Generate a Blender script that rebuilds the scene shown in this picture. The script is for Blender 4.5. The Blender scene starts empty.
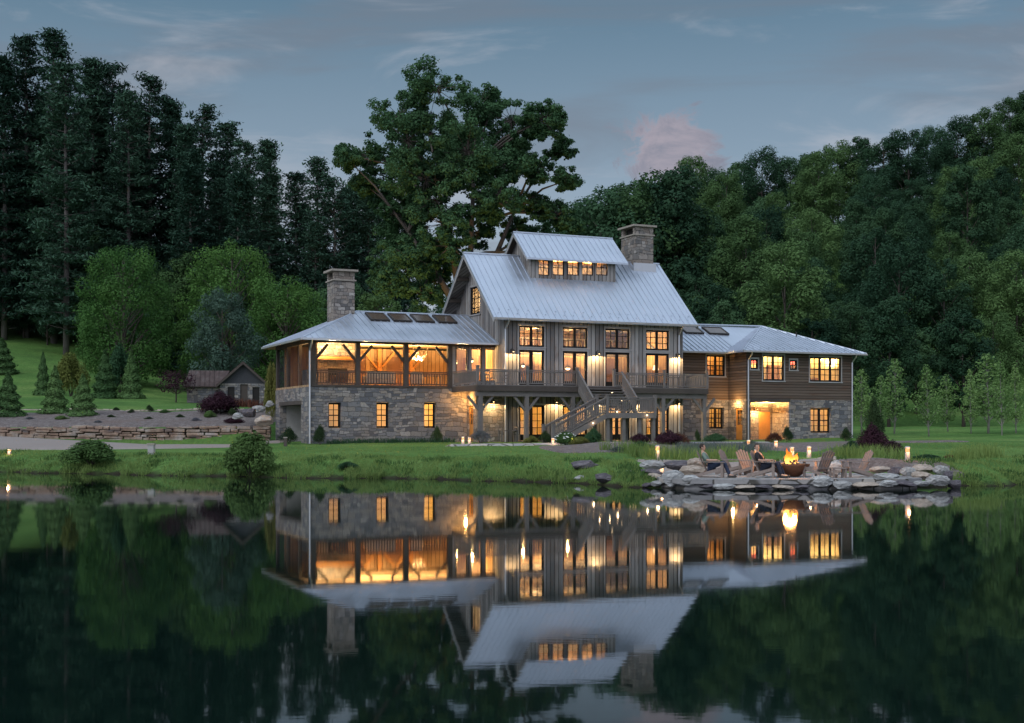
import bpy, bmesh, math, random
import numpy as np
from mathutils import Vector, Matrix
R = math.radians
random.seed(7); rng = np.random.default_rng(7)
scn = bpy.context.scene; COL = scn.collection

# ------------------------------------------------------------------ camera
F, HOR, CAMZ = 1300.0, 428.0, 2.16          # focal length in pixels, horizon row, eye height above the pond
cam = bpy.data.objects.new('camera', bpy.data.cameras.new('camera')); COL.objects.link(cam)
cam.location = (0, 0, CAMZ); cam.rotation_euler = (R(90), 0, 0)
cam.data.sensor_width = 36; cam.data.lens = 36*F/1024; cam.data.shift_y = (HOR-361.5)/1024
cam.data.clip_start = .1; cam.data.clip_end = 6000
scn.camera = cam
def at(px, py, Y): return ((px-512)/F*Y, Y, CAMZ-(py-HOR)/F*Y)

# ------------------------------------------------------------------ node helper
class NT:
    def __init__(s, tree): s.t = tree; s.n = tree.nodes; s.l = tree.links; s.n.clear()
    def node(s, kind, ins=None, **props):
        n = s.n.new(kind)
        for k, v in props.items(): setattr(n, k, v)
        for k, v in (ins or {}).items(): s.set(n.inputs[k], v)
        return n
    def set(s, sock, v):
        if hasattr(v, 'outputs'): v = v.outputs[0]
        if isinstance(v, bpy.types.NodeSocket): s.l.new(v, sock); return
        if isinstance(v, (tuple, list)) and sock.type == 'RGBA' and len(v) == 3: v = (*v, 1)
        sock.default_value = v
    def math(s, op, a, b=None, c=None, clamp=False):
        n = s.n.new('ShaderNodeMath'); n.operation = op; n.use_clamp = clamp; s.set(n.inputs[0], a)
        if b is not None: s.set(n.inputs[1], b)
        if c is not None: s.set(n.inputs[2], c)
        return n.outputs[0]
    def mix(s, f, a, b, mode='MIX'):
        n = s.n.new('ShaderNodeMix'); n.data_type = 'RGBA'; n.blend_type = mode
        s.set(n.inputs[0], f); s.set(n.inputs[6], a); s.set(n.inputs[7], b); return n.outputs[2]
    def ramp(s, f, stops, interp='LINEAR'):
        n = s.n.new('ShaderNodeValToRGB'); cr = n.color_ramp; cr.interpolation = interp
        while len(cr.elements) < len(stops): cr.elements.new(.5)
        for e, (p, c) in zip(cr.elements, stops): e.position = p; e.color = (*c, 1) if len(c) == 3 else c
        s.set(n.inputs[0], f); return n.outputs[0]
    def step(s, f, a, b, lo=0., hi=1.):
        n = s.n.new('ShaderNodeMapRange'); n.interpolation_type = 'SMOOTHSTEP'
        for i, v in enumerate((f, a, b, lo, hi)): s.set(n.inputs[i], v)
        return n.outputs[0]
    def noise(s, vec, scale, detail=4, rough=.6, dist=0.):
        return s.node('ShaderNodeTexNoise', {'Vector': vec, 'Scale': scale, 'Detail': detail, 'Roughness': rough, 'Distortion': dist}).outputs[0]
    def sep(s, vec): return s.node('ShaderNodeSeparateXYZ', {0: vec}).outputs
    def comb(s, x=0., y=0., z=0.): return s.node('ShaderNodeCombineXYZ', {0: x, 1: y, 2: z}).outputs[0]
    def vmul(s, vec, v): return s.node('ShaderNodeVectorMath', {0: vec, 1: v}, operation='MULTIPLY').outputs[0]
    def obj(s): return s.node('ShaderNodeTexCoord').outputs['Object']

# ------------------------------------------------------------------ sky, sun, exposure
SUN_EL, SUN_AZ = 40, 222
world = bpy.data.worlds.new('World'); scn.world = world; world.use_nodes = True
w = NT(world.node_tree)
sky = w.node('ShaderNodeTexSky', sky_type='NISHITA', sun_disc=False, sun_elevation=R(SUN_EL), sun_rotation=R(SUN_AZ), air_density=1.0, dust_density=2.0, ozone_density=3.0)
dirv = w.node('ShaderNodeTexCoord').outputs['Generated']
dx, dy, dz = w.sep(dirv)
grad = w.ramp(w.math('MAXIMUM', dz, 0.), [(0, (3.9, 4.0, 4.5)), (.12, (2.5, 2.95, 3.5)), (.2, (1.62, 2.15, 2.65)), (.31, (.72, 1.3, 1.75)), (.5, (3.4, 4.4, 5.6)), (1, (7.0, 8.6, 10.6))])
back = w.step(dy, .2, -.9)                                   # the west, behind the camera, still holds the last light
grad = w.mix(back, grad, (7.5, 8.2, 10.2))
veil = w.mix(.86, sky, grad)
az = w.math('DIVIDE', dx, w.math('MAXIMUM', w.math('ABSOLUTE', dy), .08))
el = w.math('DIVIDE', dz, w.math('MAXIMUM', w.math('ABSOLUTE', dy), .08))
b1 = w.noise(w.comb(w.math('MULTIPLY', az, 1.5), w.math('MULTIPLY', el, 8.), 3.1), 1.6, 6, .55, .6)
veil = w.mix(w.step(b1, .45, .66, 0, .55), veil, (1.25, 1.42, 1.75))
b2 = w.noise(w.comb(w.math('MULTIPLY', az, 2.6), w.math('MULTIPLY', el, 9.), 8.4), 1.5, 6, .6, .8)
veil = w.mix(w.step(b2, .48, .7, 0, .45), veil, (3.6, 3.6, 3.95))
puff = w.noise(w.comb(az, w.math('MULTIPLY', el, 1.3), 1.7), 21, 8, .66, .5)           # one small cumulus lit pink
ex = w.math('DIVIDE', w.math('SUBTRACT', az, .122), .043)
ey = w.math('DIVIDE', w.math('SUBTRACT', el, .216), .033)
rad = w.math('SQRT', w.math('ADD', w.math('MULTIPLY', ex, ex), w.math('MULTIPLY', ey, ey)))
rad = w.math('ADD', rad, w.math('MULTIPLY', w.math('SUBTRACT', puff, .5), 2.6))
pm = w.math('MULTIPLY', w.step(rad, 1.0, .66, 0, .85), w.step(dy, 0., .3))
veil = w.mix(pm, veil, w.mix(w.step(puff, .35, .65), (1.6, 1.62, 2.05), (2.75, 2.4, 2.75)))
bg = w.node('ShaderNodeBackground', {'Color': veil, 'Strength': .065})
w.node('ShaderNodeOutputWorld', {'Surface': bg})

sun = bpy.data.objects.new('sun', bpy.data.lights.new('sun', 'SUN')); COL.objects.link(sun)
sun.data.energy = .55; sun.data.angle = R(40); sun.data.color = (.95, .97, 1)
sd = Vector((math.sin(R(SUN_AZ))*math.cos(R(SUN_EL)), math.cos(R(SUN_AZ))*math.cos(R(SUN_EL)), math.sin(R(SUN_EL))))
sun.rotation_euler = sd.to_track_quat('Z', 'Y').to_euler(); sun.location = sd*200

scn.view_settings.view_transform = 'Standard'; scn.view_settings.look = 'None'
scn.view_settings.exposure = 1.2; scn.view_settings.gamma = 1; scn.view_settings.use_curve_mapping = False
scn.render.engine = 'CYCLES'
cy = scn.cycles
cy.use_denoising = True; cy.max_bounces = 6; cy.diffuse_bounces = 3; cy.glossy_bounces = 4; cy.transparent_max_bounces = 12
cy.transmission_bounces = 4; cy.caustics_reflective = False; cy.caustics_refractive = False; cy.sample_clamp_indirect = 4; cy.blur_glossy = 1.0

# ------------------------------------------------------------------ object helpers
def prop(o, label=None, cat=None, group=None, kind=None):
    if label: o['label'] = label
    if cat: o['category'] = cat
    if group: o['group'] = group
    if kind: o['kind'] = kind
    return o
def empty(name, loc, rz=0, label=None, cat=None, group=None, scale=1):
    o = bpy.data.objects.new(name, None); COL.objects.link(o); o.location = loc; o.rotation_euler = (0, 0, rz)
    o.scale = (scale,)*3 if not isinstance(scale, tuple) else scale; o.empty_display_size = .3
    return prop(o, label, cat, group)
def link(name, me, parent=None):
    o = bpy.data.objects.new(name, me); COL.objects.link(o)
    if parent is not None: o.parent = parent
    return o
def copy_tree(o, parent=None):
    c = o.copy(); COL.objects.link(c)
    if parent is not None: c.parent = parent
    for ch in list(o.children): copy_tree(ch, c)
    return c
def npmesh(name, verts, quads, mats, smooth=False, midx=None, fnum=4):
    me = bpy.data.meshes.new(name); n = len(quads)
    me.vertices.add(len(verts)); me.vertices.foreach_set('co', np.asarray(verts, np.float32).ravel())
    me.loops.add(n*fnum); me.loops.foreach_set('vertex_index', np.asarray(quads, np.int32).ravel())
    me.polygons.add(n); me.polygons.foreach_set('loop_start', np.arange(0, n*fnum, fnum, dtype=np.int32))
    me.polygons.foreach_set('loop_total', np.full(n, fnum, np.int32))
    if midx is not None: me.polygons.foreach_set('material_index', np.asarray(midx, np.int32))
    if smooth: me.polygons.foreach_set('use_smooth', np.ones(n, bool))
    for m in (mats if isinstance(mats, (list, tuple)) else [mats]): me.materials.append(m)
    me.update(); me.validate(); return me

class MB:
    """collects boxes, beams, tubes and polygons into one mesh"""
    def __init__(s): s.v = []; s.f = []; s.m = []
    def poly(s, pts, m=0):
        i = len(s.v); s.v += [tuple(p) for p in pts]; s.f.append(tuple(range(i, i+len(pts)))); s.m.append(m); return s
    def hexa(s, c, m=0):                                   # 8 corners: bottom 4 then top 4, counter-clockwise seen from above
        i = len(s.v); s.v += [tuple(p) for p in c]
        for f in ((3, 2, 1, 0), (4, 5, 6, 7), (0, 1, 5, 4), (1, 2, 6, 5), (2, 3, 7, 6), (3, 0, 4, 7)):
            s.f.append(tuple(i+k for k in f)); s.m.append(m)
        return s
    def box(s, x0, x1, y0, y1, z0, z1, m=0):
        return s.hexa([(x0, y0, z0), (x1, y0, z0), (x1, y1, z0), (x0, y1, z0), (x0, y0, z1), (x1, y0, z1), (x1, y1, z1), (x0, y1, z1)], m)
    def beam(s, p, q, w, h, m=0, up=(0, 0, 1)):
        p, q = Vector(p), Vector(q); d = (q-p).normalized(); up = Vector(up)
        if abs(d.dot(up)) > .98: up = Vector((0, 1, 0))
        x = d.cross(up).normalized()*w/2; y = x.cross(d).normalized()*h/2
        return s.hexa([p-x-y, p+x-y, q+x-y, q-x-y, p-x+y, p+x+y, q+x+y, q-x+y], m)
    def tube(s, pts, radii, n=8, m=0, cap=True):
        pts = [Vector(p) for p in pts]
        if not isinstance(radii, (list, tuple)): radii = [radii]*len(pts)
        base = len(s.v); ref = Vector((.31, .95, .07))
        for k, p in enumerate(pts):
            d = (pts[min(k+1, len(pts)-1)]-pts[max(k-1, 0)]).normalized()
            a = d.cross(ref).normalized() if abs(d.dot(ref)) < .97 else d.cross(Vector((1, 0, 0))).normalized()
            b = d.cross(a)
            for j in range(n):
                t = 2*math.pi*j/n; s.v.append(tuple(p+(a*math.cos(t)+b*math.sin(t))*radii[k]))
        for k in range(len(pts)-1):
            for j in range(n):
                s.f.append((base+k*n+j, base+k*n+(j+1) % n, base+(k+1)*n+(j+1) % n, base+(k+1)*n+j)); s.m.append(m)
        if cap:
            s.f.append(tuple(base+j for j in reversed(range(n)))); s.m.append(m)
            s.f.append(tuple(base+(len(pts)-1)*n+j for j in range(n))); s.m.append(m)
        return s
    def lathe(s, prof, n=12, c=(0, 0, 0), m=0):
        return s.tube([(c[0], c[1], c[2]+z) for r, z in prof], [max(r, .001) for r, z in prof], n, m)
    def mesh(s, name, mats, smooth=False, bevel=0):
        me = bpy.data.meshes.new(name); me.from_pydata(s.v, [], s.f)
        for m in (mats if isinstance(mats, (list, tuple)) else [mats]): me.materials.append(m)
        me.polygons.foreach_set('material_index', s.m)
        if smooth: me.polygons.foreach_set('use_smooth', [True]*len(s.f))
        bm = bmesh.new(); bm.from_mesh(me)
        if bevel:
            bmesh.ops.bevel(bm, geom=[e for e in bm.edges if e.calc_length() > bevel*3], offset=bevel, segments=1, affect='EDGES')
        bmesh.ops.recalc_face_normals(bm, faces=bm.faces); bm.to_mesh(me); bm.free()
        me.update(); return me
    def build(s, name, mats, parent=None, **k): return link(name, s.mesh(name, mats, **k), parent)

LK = {'chandelier_glow': (1.6, .4), 'porch_light': (5.4, .5), 'great_room_light': (6.6, .5), 'ceiling_light': (6.4, .4), 'wall_light': (3.4, 0), 'clerestory_light': (22, .3), 'entry_light': (8, .3), 'pendant_glow': (1.5, .09), 'loft_light': (9, .3), 'recess_light': (6, .12), 'fire_light': (1.0, .25), 'door_light': (10., .1), 'side_door_light': (7., .1), 'flood_beam': (3, 0), 'bollard_glow': (1.5, .05)}
UPLIGHT = {'chandelier_glow', 'porch_light', 'great_room_light', 'ceiling_light', 'clerestory_light', 'entry_light', 'loft_light'}   # added light disks, not fixtures, turned up to keep glare off the pond
def lamp(name, loc, power, color=(1, .6, .26), size=.12, parent=None, kind='POINT', rot=None, cone=None, blend=.3):
    k, sz = LK.get(name, (1, 0)); power *= k; size = max(size, sz)
    if name in UPLIGHT: kind = 'AREA'; rot = (math.pi, 0, 0)
    l = bpy.data.lights.new(name, kind); l.energy = power; l.color = color; 
    if kind in ('POINT', 'SPOT'): l.shadow_soft_size = size
    if kind == 'AREA': l.shape = 'DISK'; l.size = size
    if kind == 'SPOT': l.spot_size = R(cone); l.spot_blend = blend
    o = bpy.data.objects.new(name, l); COL.objects.link(o); o.location = loc
    if rot: o.rotation_euler = rot
    if parent is not None: o.parent = parent
    return o

# ------------------------------------------------------------------ materials
def material(name, fn):
    m = bpy.data.materials.new(name); m.use_nodes = True; t = NT(m.node_tree); fn(t); return m
def pbsdf(t, color, rough=.8, metal=0., bump=None, bstr=.4, bdist=.02, spec=.5, **extra):
    ins = {'Base Color': color, 'Roughness': rough, 'Metallic': metal, 'Specular IOR Level': spec}; ins.update(extra)
    if bump is not None: ins['Normal'] = t.node('ShaderNodeBump', {'Strength': bstr, 'Distance': bdist, 'Height': bump}).outputs[0]
    b = t.node('ShaderNodeBsdfPrincipled', ins); t.node('ShaderNodeOutputMaterial', {'Surface': b.outputs[0]}); return b
def plain(name, color, rough=.7, metal=0., var=.25, scale=6, bstr=.15, spec=.4):
    def fn(t):
        n = t.noise(t.obj(), scale, 5)
        c = t.mix(n, tuple(x*(1-var) for x in color), tuple(x*(1+var) for x in color))
        pbsdf(t, c, rough, metal, n, bstr, .02, spec)
    return material(name, fn)
def glow(name, color, strength):
    return material(name, lambda t: t.node('ShaderNodeOutputMaterial', {'Surface': t.node('ShaderNodeEmission', {'Color': color, 'Strength': strength})}))

def wallpos(t):
    x, y, z = t.sep(t.obj()); return t.math('ADD', x, y), z
def stone_fn(stops, bw=.8, bh=.31, mortar=(.10, .092, .085)):
    def fn(t):
        a, z = wallpos(t); o = t.obj()
        wob = t.math('MULTIPLY', t.math('SUBTRACT', t.noise(o, 1.1, 2), .5), .55); wb = t.math('MULTIPLY', t.math('SUBTRACT', t.noise(o, 5., 3), .5), .13)
        wz = t.math('MULTIPLY', t.math('SUBTRACT', t.noise(o, .8, 2), .5), .35)
        v = t.comb(t.math('ADD', a, t.math('ADD', wob, wb)), t.math('ADD', z, t.math('ADD', wz, wb)), 0.)
        def br(w_, h_, off):
            n = t.node('ShaderNodeTexBrick', {'Vector': v, 'Color1': (0, 0, 0), 'Color2': (1, 1, 1), 'Mortar': (.5, .5, .5), 'Scale': 1., 'Mortar Size': .016, 'Mortar Smooth': .35, 'Bias': 0., 'Brick Width': w_, 'Row Height': h_}, offset=off, squash=.62, squash_frequency=3)
            return t.sep(n.outputs['Color'])[0], n.outputs['Fac']
        r1, f1 = br(bw, bh, .37); r2, f2 = br(bw*.62, bh*.58, .43)
        pick = t.step(t.noise(o, .75, 1), .47, .49)
        rnd = t.math('ADD', t.math('MULTIPLY', r1, t.math('SUBTRACT', 1., pick)), t.math('MULTIPLY', r2, pick)); fc = t.math('ADD', t.math('MULTIPLY', f1, t.math('SUBTRACT', 1., pick)), t.math('MULTIPLY', f2, pick))
        n = t.noise(o, 9, 6, .7); big = t.noise(o, .45, 3)
        c = t.ramp(t.math('ADD', t.math('MULTIPLY', rnd, .8), t.math('MULTIPLY', n, .25), clamp=True), stops)
        c = t.mix(t.step(n, .42, .75, 0, .6), c, tuple(.4*x for x in stops[1][1]))
        c = t.mix(t.step(big, .46, .70, 0, .4), c, (.19, .145, .115))
        c = t.mix(fc, c, mortar)
        pbsdf(t, c, .9, 0, t.math('ADD', t.math('SUBTRACT', 1., fc), t.math('MULTIPLY', n, .5)), .9, .05, .25)
    return fn
M = {}
M['stone'] = material('stone masonry', stone_fn([(0, (.07, .073, .082)), (.3, (.145, .148, .16)), (.52, (.22, .215, .215)), (.72, (.28, .245, .21)), (1, (.40, .385, .37))]))
M['stone_warm'] = material('chimney stone', stone_fn([(0, (.07, .07, .078)), (.25, (.20, .19, .18)), (.5, (.34, .30, .26)), (.72, (.22, .18, .15)), (1, (.52, .50, .47))], .62, .40, (.10, .093, .085)))
M['cap'] = plain('cap stone', (.30, .27, .23), .9, var=.3, bstr=.4)
def boards_fn(vertical, width, c0, c1, c2, gap=.05):
    def fn(t):
        a, z = wallpos(t); o = t.obj(); p, q = (a, z) if vertical else (z, a)
        k = t.math('DIVIDE', p, width); cell = t.math('FLOOR', k); fr = t.math('FRACT', k)
        rnd = t.node('ShaderNodeTexWhiteNoise', {'Vector': t.comb(cell, 3.7, 0.)}, noise_dimensions='2D').outputs[0]
        gr = t.noise(t.comb(t.math('MULTIPLY', p, 22.), t.math('MULTIPLY', q, 1.4), rnd), 1., 6, .65, .4)
        pat = t.noise(t.comb(t.math('MULTIPLY', p, 1.4), t.math('MULTIPLY', q, .5), t.math('MULTIPLY', rnd, 9.)), 1.3, 4)
        c = t.mix(t.math('ADD', t.math('MULTIPLY', rnd, .6), t.math('MULTIPLY', gr, .5), clamp=True), c0, c1)
        c = t.mix(t.step(pat, .48, .72, 0, .7), c, c2)
        e = t.math('MINIMUM', fr, t.math('SUBTRACT', 1., fr)); m = t.step(e, .01, gap)
        c = t.mix(m, tuple(.18*x for x in c0), c)
        pbsdf(t, c, .88, 0, t.math('ADD', t.math('MULTIPLY', m, 1.2), t.math('MULTIPLY', gr, .35)), .8, .03, .25)
    return fn
M['siding'] = material('weathered barn boards', boards_fn(True, .30, (.075, .073, .076), (.40, .38, .36), (.18, .13, .10), .12))
M['clap'] = material('brown clapboards', boards_fn(False, .2, (.05, .035, .027), (.19, .145, .115), (.12, .066, .044), .12))
M['inside'] = material('interior pine boards', boards_fn(True, .3, (.27, .17, .09), (.50, .34, .19), (.20, .12, .06), .06))
M['ceil'] = material('ceiling boards', boards_fn(True, .18, (.42, .28, .15), (.60, .44, .26), (.44, .28, .14), .05))
def wood(name, c, var=.45, rough=.85, grain=14):
    def fn(t):
        o = t.obj(); n = t.noise(t.vmul(o, (3., 3., 1.)), grain*.6, 6, .7, .5); b = t.noise(o, 1.1, 3)
        col = t.mix(n, tuple(x*(1-var) for x in c), tuple(x*(1+var) for x in c))
        col = t.mix(t.step(b, .4, .7, 0, .4), col, tuple(.55*x for x in c))
        pbsdf(t, col, rough, 0, n, .5, .015, .3)
    return material(name, fn)
M['timber'] = wood('dark timber', (.075, .062, .053))
M['decktimber'] = wood('grey deck timber', (.155, .142, .133))
M['trim'] = wood('pale grey trim', (.36, .35, .34), .2)
M['chairwood'] = wood('weathered chair wood', (.235, .19, .165), .45)
M['postwood'] = wood('light post stone', (.36, .35, .34), .25)
def roof_fn(t):
    o = t.obj(); n = t.noise(o, .6, 5, .6); f = t.noise(t.vmul(o, (6., .5, .5)), 1., 5, .7)
    c = t.mix(n, (.43, .475, .54), (.59, .64, .715)); c = t.mix(t.step(f, .5, .75, 0, .4), c, (.36, .37, .40))
    pbsdf(t, c, t.step(n, .3, .7, .34, .5), .75, f, .08, .01)
M['roof'] = material('standing seam metal', roof_fn)
def rust_fn(t):
    o = t.obj(); n = t.noise(o, 1.2, 6, .7)
    pbsdf(t, t.ramp(n, [(.3, (.03, .02, .018)), (.52, (.065, .04, .034)), (.7, (.10, .085, .08))]), .75, .15, n, .3, .02)
M['rust'] = material('rusted tin', rust_fn)
M['black'] = plain('black window frame', (.010, .009, .009), .6, var=.2, bstr=.02, spec=.15)
M['gutter'] = plain('galvanised gutter', (.5, .51, .53), .4, .6, .1, 4, .02)
M['cream'] = plain('cream plaster', (.70, .60, .42), .9, var=.08, scale=1.3, bstr=.05)
def curtain_fn(t):
    c = t.mix(t.noise(t.vmul(t.obj(), (26., 26., .2)), 1., 2), (.50, .36, .18), (.86, .74, .48)); mx = t.node('ShaderNodeMixShader', {0: .55})
    t.l.new(t.node('ShaderNodeBsdfDiffuse', {'Color': c}).outputs[0], mx.inputs[1]); t.l.new(t.node('ShaderNodeBsdfTranslucent', {'Color': c}).outputs[0], mx.inputs[2]); t.node('ShaderNodeOutputMaterial', {'Surface': mx.outputs[0]})
M['curtain'] = material('cream curtain', curtain_fn)
M['orange'] = wood('varnished door wood', (.46, .22, .06), .2, .5)
M['dark'] = plain('dark recess', (.02, .018, .017), .9)
M['leather'] = plain('brown upholstery', (.16, .08, .045), .6)
M['cushion'] = plain('pale upholstery', (.55, .45, .33), .9)
def glass_fn(t):
    fr = t.node('ShaderNodeLayerWeight', {'Blend': .5}).outputs['Facing']
    fac = t.math('ADD', t.math('MULTIPLY', t.math('POWER', fr, 5.), .9), .07)
    mx = t.node('ShaderNodeMixShader', {0: fac})
    t.l.new(t.node('ShaderNodeBsdfTransparent', {'Color': (.9, .9, .88)}).outputs[0], mx.inputs[1])
    t.l.new(t.node('ShaderNodeBsdfGlossy', {'Color': (1, 1, 1), 'Roughness': .02}).outputs[0], mx.inputs[2])
    t.node('ShaderNodeOutputMaterial', {'Surface': mx.outputs[0]})
M['glass'] = material('window glass', glass_fn)
def screen_fn(t):
    mx = t.node('ShaderNodeMixShader', {0: .5})
    t.l.new(t.node('ShaderNodeBsdfTransparent').outputs[0], mx.inputs[1])
    t.l.new(t.node('ShaderNodeBsdfDiffuse', {'Color': (.035, .035, .04)}).outputs[0], mx.inputs[2])
    t.node('ShaderNodeOutputMaterial', {'Surface': mx.outputs[0]})
M['screen'] = material('insect screen', screen_fn)
M['skylight'] = material('skylight glass', lambda t: pbsdf(t, (.09, .065, .05), .12, 0, spec=.6))  # opaque; warm brown painted in for the lit interior below
M['bulb'] = glow('lamp bulb', (1, .62, .25), 5)
M['step'] = glow('step light', (1, .7, .4), 3)
M['lens'] = glow('bollard lens', (1, .44, .18), .62)
M['bronze'] = plain('dark bronze', (.05, .042, .036), .5, .5)
M['corten'] = plain('rusty steel', (.20, .085, .045), .7, .3, .4, 7, .3)
def leaf_mat(name, c0, c1, rough=.7, trans=.3, scale=.35):
    def fn(t):
        geo = t.node('ShaderNodeNewGeometry').outputs['Position']
        n = t.noise(geo, scale, 4, .6); fine = t.noise(geo, 4., 2)
        r = t.node('ShaderNodeObjectInfo').outputs['Random']
        f = t.math('ADD', t.math('MULTIPLY', t.math('SUBTRACT', n, .5), 1.1), t.math('ADD', t.math('MULTIPLY', r, .85), t.math('MULTIPLY', fine, .2)), clamp=True)
        c = t.mix(f, c0, c1)
        mx = t.node('ShaderNodeMixShader', {0: trans})
        t.l.new(t.node('ShaderNodeBsdfPrincipled', {'Base Color': c, 'Roughness': rough, 'Specular IOR Level': .07}).outputs[0], mx.inputs[1])
        t.l.new(t.node('ShaderNodeBsdfTranslucent', {'Color': c}).outputs[0], mx.inputs[2])
        t.node('ShaderNodeOutputMaterial', {'Surface': mx.outputs[0]})
    return material(name, fn)
M['leaf_forest'] = leaf_mat('forest leaves', (.022, .057, .031), (.073, .143, .060))
M['leaf_forest_dark'] = leaf_mat('dark forest leaves', (.015, .043, .026), (.050, .108, .051))
M['leaf_forest_warm'] = leaf_mat('light forest leaves', (.036, .080, .030), (.108, .19, .064))
M['leaf_bright'] = leaf_mat('maple leaves', (.05, .125, .032), (.13, .25, .06))
M['leaf_big'] = leaf_mat('shade tree leaves', (.022, .063, .032), (.070, .145, .062))
M['leaf_blue'] = leaf_mat('blue green leaves', (.045, .085, .065), (.095, .155, .11))
M['leaf_pine'] = leaf_mat('pine needles', (.017, .044, .030), (.048, .100, .062), trans=.1)
M['leaf_spruce'] = leaf_mat('spruce needles', (.045, .098, .036), (.11, .195, .065), trans=.1)
M['leaf_sap'] = leaf_mat('sapling leaves', (.12, .215, .07), (.23, .35, .12))
M['leaf_shrub'] = leaf_mat('shrub leaves', (.055, .115, .035), (.13, .21, .065))
M['leaf_dark'] = leaf_mat('boxwood leaves', (.025, .05, .022), (.055, .09, .035))
M['leaf_purple'] = leaf_mat('purple leaves', (.030, .014, .022), (.075, .032, .045))
M['leaf_yellow'] = leaf_mat('golden leaves', (.10, .13, .03), (.2, .2, .06))
M['leaf_lav'] = leaf_mat('lavender', (.09, .13, .085), (.20, .18, .25))
M['leaf_red'] = leaf_mat('reddish leaves', (.07, .03, .02), (.17, .075, .05))
M['grass_blade'] = leaf_mat('grass blades', (.075, .14, .036), (.20, .28, .085), scale=.25)
M['petal'] = plain('white petals', (.75, .78, .72), .8, var=.1)
M['bark'] = wood('bark', (.085, .07, .06), .4, .95, 20)
M['bark_pine'] = wood('pine bark', (.12, .108, .098), .35, .95, 20)
M['bark_pale'] = wood('pale bark', (.26, .24, .22), .3, .95, 20)

def grass_fn(t):
    geo = t.node('ShaderNodeNewGeometry').outputs['Position']
    x, y, z = t.sep(geo)
    n = t.noise(geo, .16, 5, .6); f = t.noise(t.vmul(geo, (1., .45, 1.)), 5., 5, .7); m = t.noise(geo, .9, 5, .7)
    c = t.ramp(n, [(.3, (.062, .14, .036)), (.5, (.098, .195, .048)), (.72, (.165, .245, .07))])
    c = t.mix(t.step(f, .35, .75, 0, .6), c, (.030, .062, .020))
    c = t.mix(t.step(m, .55, .8, 0, .4), c, (.13, .145, .06))
    mow = t.math('SINE', t.math('MULTIPLY', t.math('ADD', y, t.math('MULTIPLY', x, .12)), 1.15))
    c = t.mix(t.step(mow, -.5, .5, 0, .16), c, (.05, .085, .028))
    c = t.mix(t.step(t.noise(geo, .35, 4, .7), .54, .66, 0, .45), c, (.05, .095, .030))
    c = t.mix(t.step(t.math('ADD', z, t.math('MULTIPLY', t.math('SUBTRACT', m, .5), .5)), .26, .0), c, (.030, .026, .018))
    pbsdf(t, c, .95, 0, t.math('ADD', f, m), .8, .12, .04)
M['grass'] = material('lawn', grass_fn)
def mulch_fn(t):
    geo = t.node('ShaderNodeNewGeometry').outputs['Position']; n = t.noise(geo, 7, 5, .75); b = t.noise(geo, .35, 4)
    n = t.math('ADD', t.math('MULTIPLY', n, .6), t.math('MULTIPLY', t.noise(geo, 2.4, 6, .8), .5), clamp=True); c = t.ramp(n, [(.35, (.03, .025, .023)), (.52, (.115, .095, .088)), (.7, (.26, .23, .215))]); c = t.mix(t.step(b, .48, .7, 0, .4), c, (.15, .10, .08))
    pbsdf(t, c, .95, 0, n, .9, .08, .2)
M['mulch'] = material('bark mulch', mulch_fn)
def gravel_fn(t):
    geo = t.node('ShaderNodeNewGeometry').outputs['Position']; n = t.noise(geo, 9, 5, .75); b = t.noise(geo, .3, 4)
    c = t.mix(n, (.17, .145, .13), (.34, .30, .27)); c = t.mix(t.step(b, .4, .7, 0, .35), c, (.24, .19, .165))
    pbsdf(t, c, .95, 0, n, .7, .04, .2)
M['gravel'] = material('gravel', gravel_fn)
def flag_fn(t):
    geo = t.node('ShaderNodeNewGeometry').outputs['Position']
    ed = t.node('ShaderNodeTexVoronoi', {'Vector': geo, 'Scale': .95}, feature='DISTANCE_TO_EDGE').outputs[0]
    cc = t.sep(t.node('ShaderNodeTexVoronoi', {'Vector': geo, 'Scale': .95}).outputs['Color'])[0]
    n = t.noise(geo, 6, 6, .7); c = t.ramp(cc, [(0, (.20, .20, .205)), (.5, (.29, .28, .27)), (1, (.36, .33, .29))])
    c = t.mix(t.step(n, .4, .75, 0, .5), c, (.15, .15, .15)); m = t.step(ed, .01, .04)
    pbsdf(t, t.mix(m, (.07, .065, .055), c), .85, 0, t.math('ADD', m, t.math('MULTIPLY', n, .5)), .7, .03, .3)
M['flag'] = material('flagstone', flag_fn)
def rock_fn(c0, c1, c2):
    def fn(t):
        o = t.obj(); n = t.noise(o, 2.3, 8, .72, .4); f = t.noise(o, 11, 5, .7); s = t.noise(t.vmul(o, (1., 1., 7.)), 1.3, 4)
        c = t.ramp(n, [(.28, c0), (.52, c1), (.74, c2)]); c = t.mix(t.step(f, .5, .75, 0, .65), c, tuple(.35*x for x in c1))
        c = t.mix(t.step(s, .5, .7, 0, .4), c, tuple(.5*x for x in c0))
        pbsdf(t, c, .9, 0, t.math('ADD', n, t.math('MULTIPLY', f, .4)), .9, .06, .25)
    return fn
M['rock_grey'] = material('lichened grey rock', rock_fn((.13, .13, .125), (.34, .345, .335), (.60, .60, .57)))
M['rock_dark'] = material('dark slate rock', rock_fn((.05, .045, .05), (.11, .10, .11), (.22, .20, .205)))
M['rock_tan'] = material('tan sandstone rock', rock_fn((.19, .15, .12), (.38, .32, .26), (.52, .47, .41)))
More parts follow.
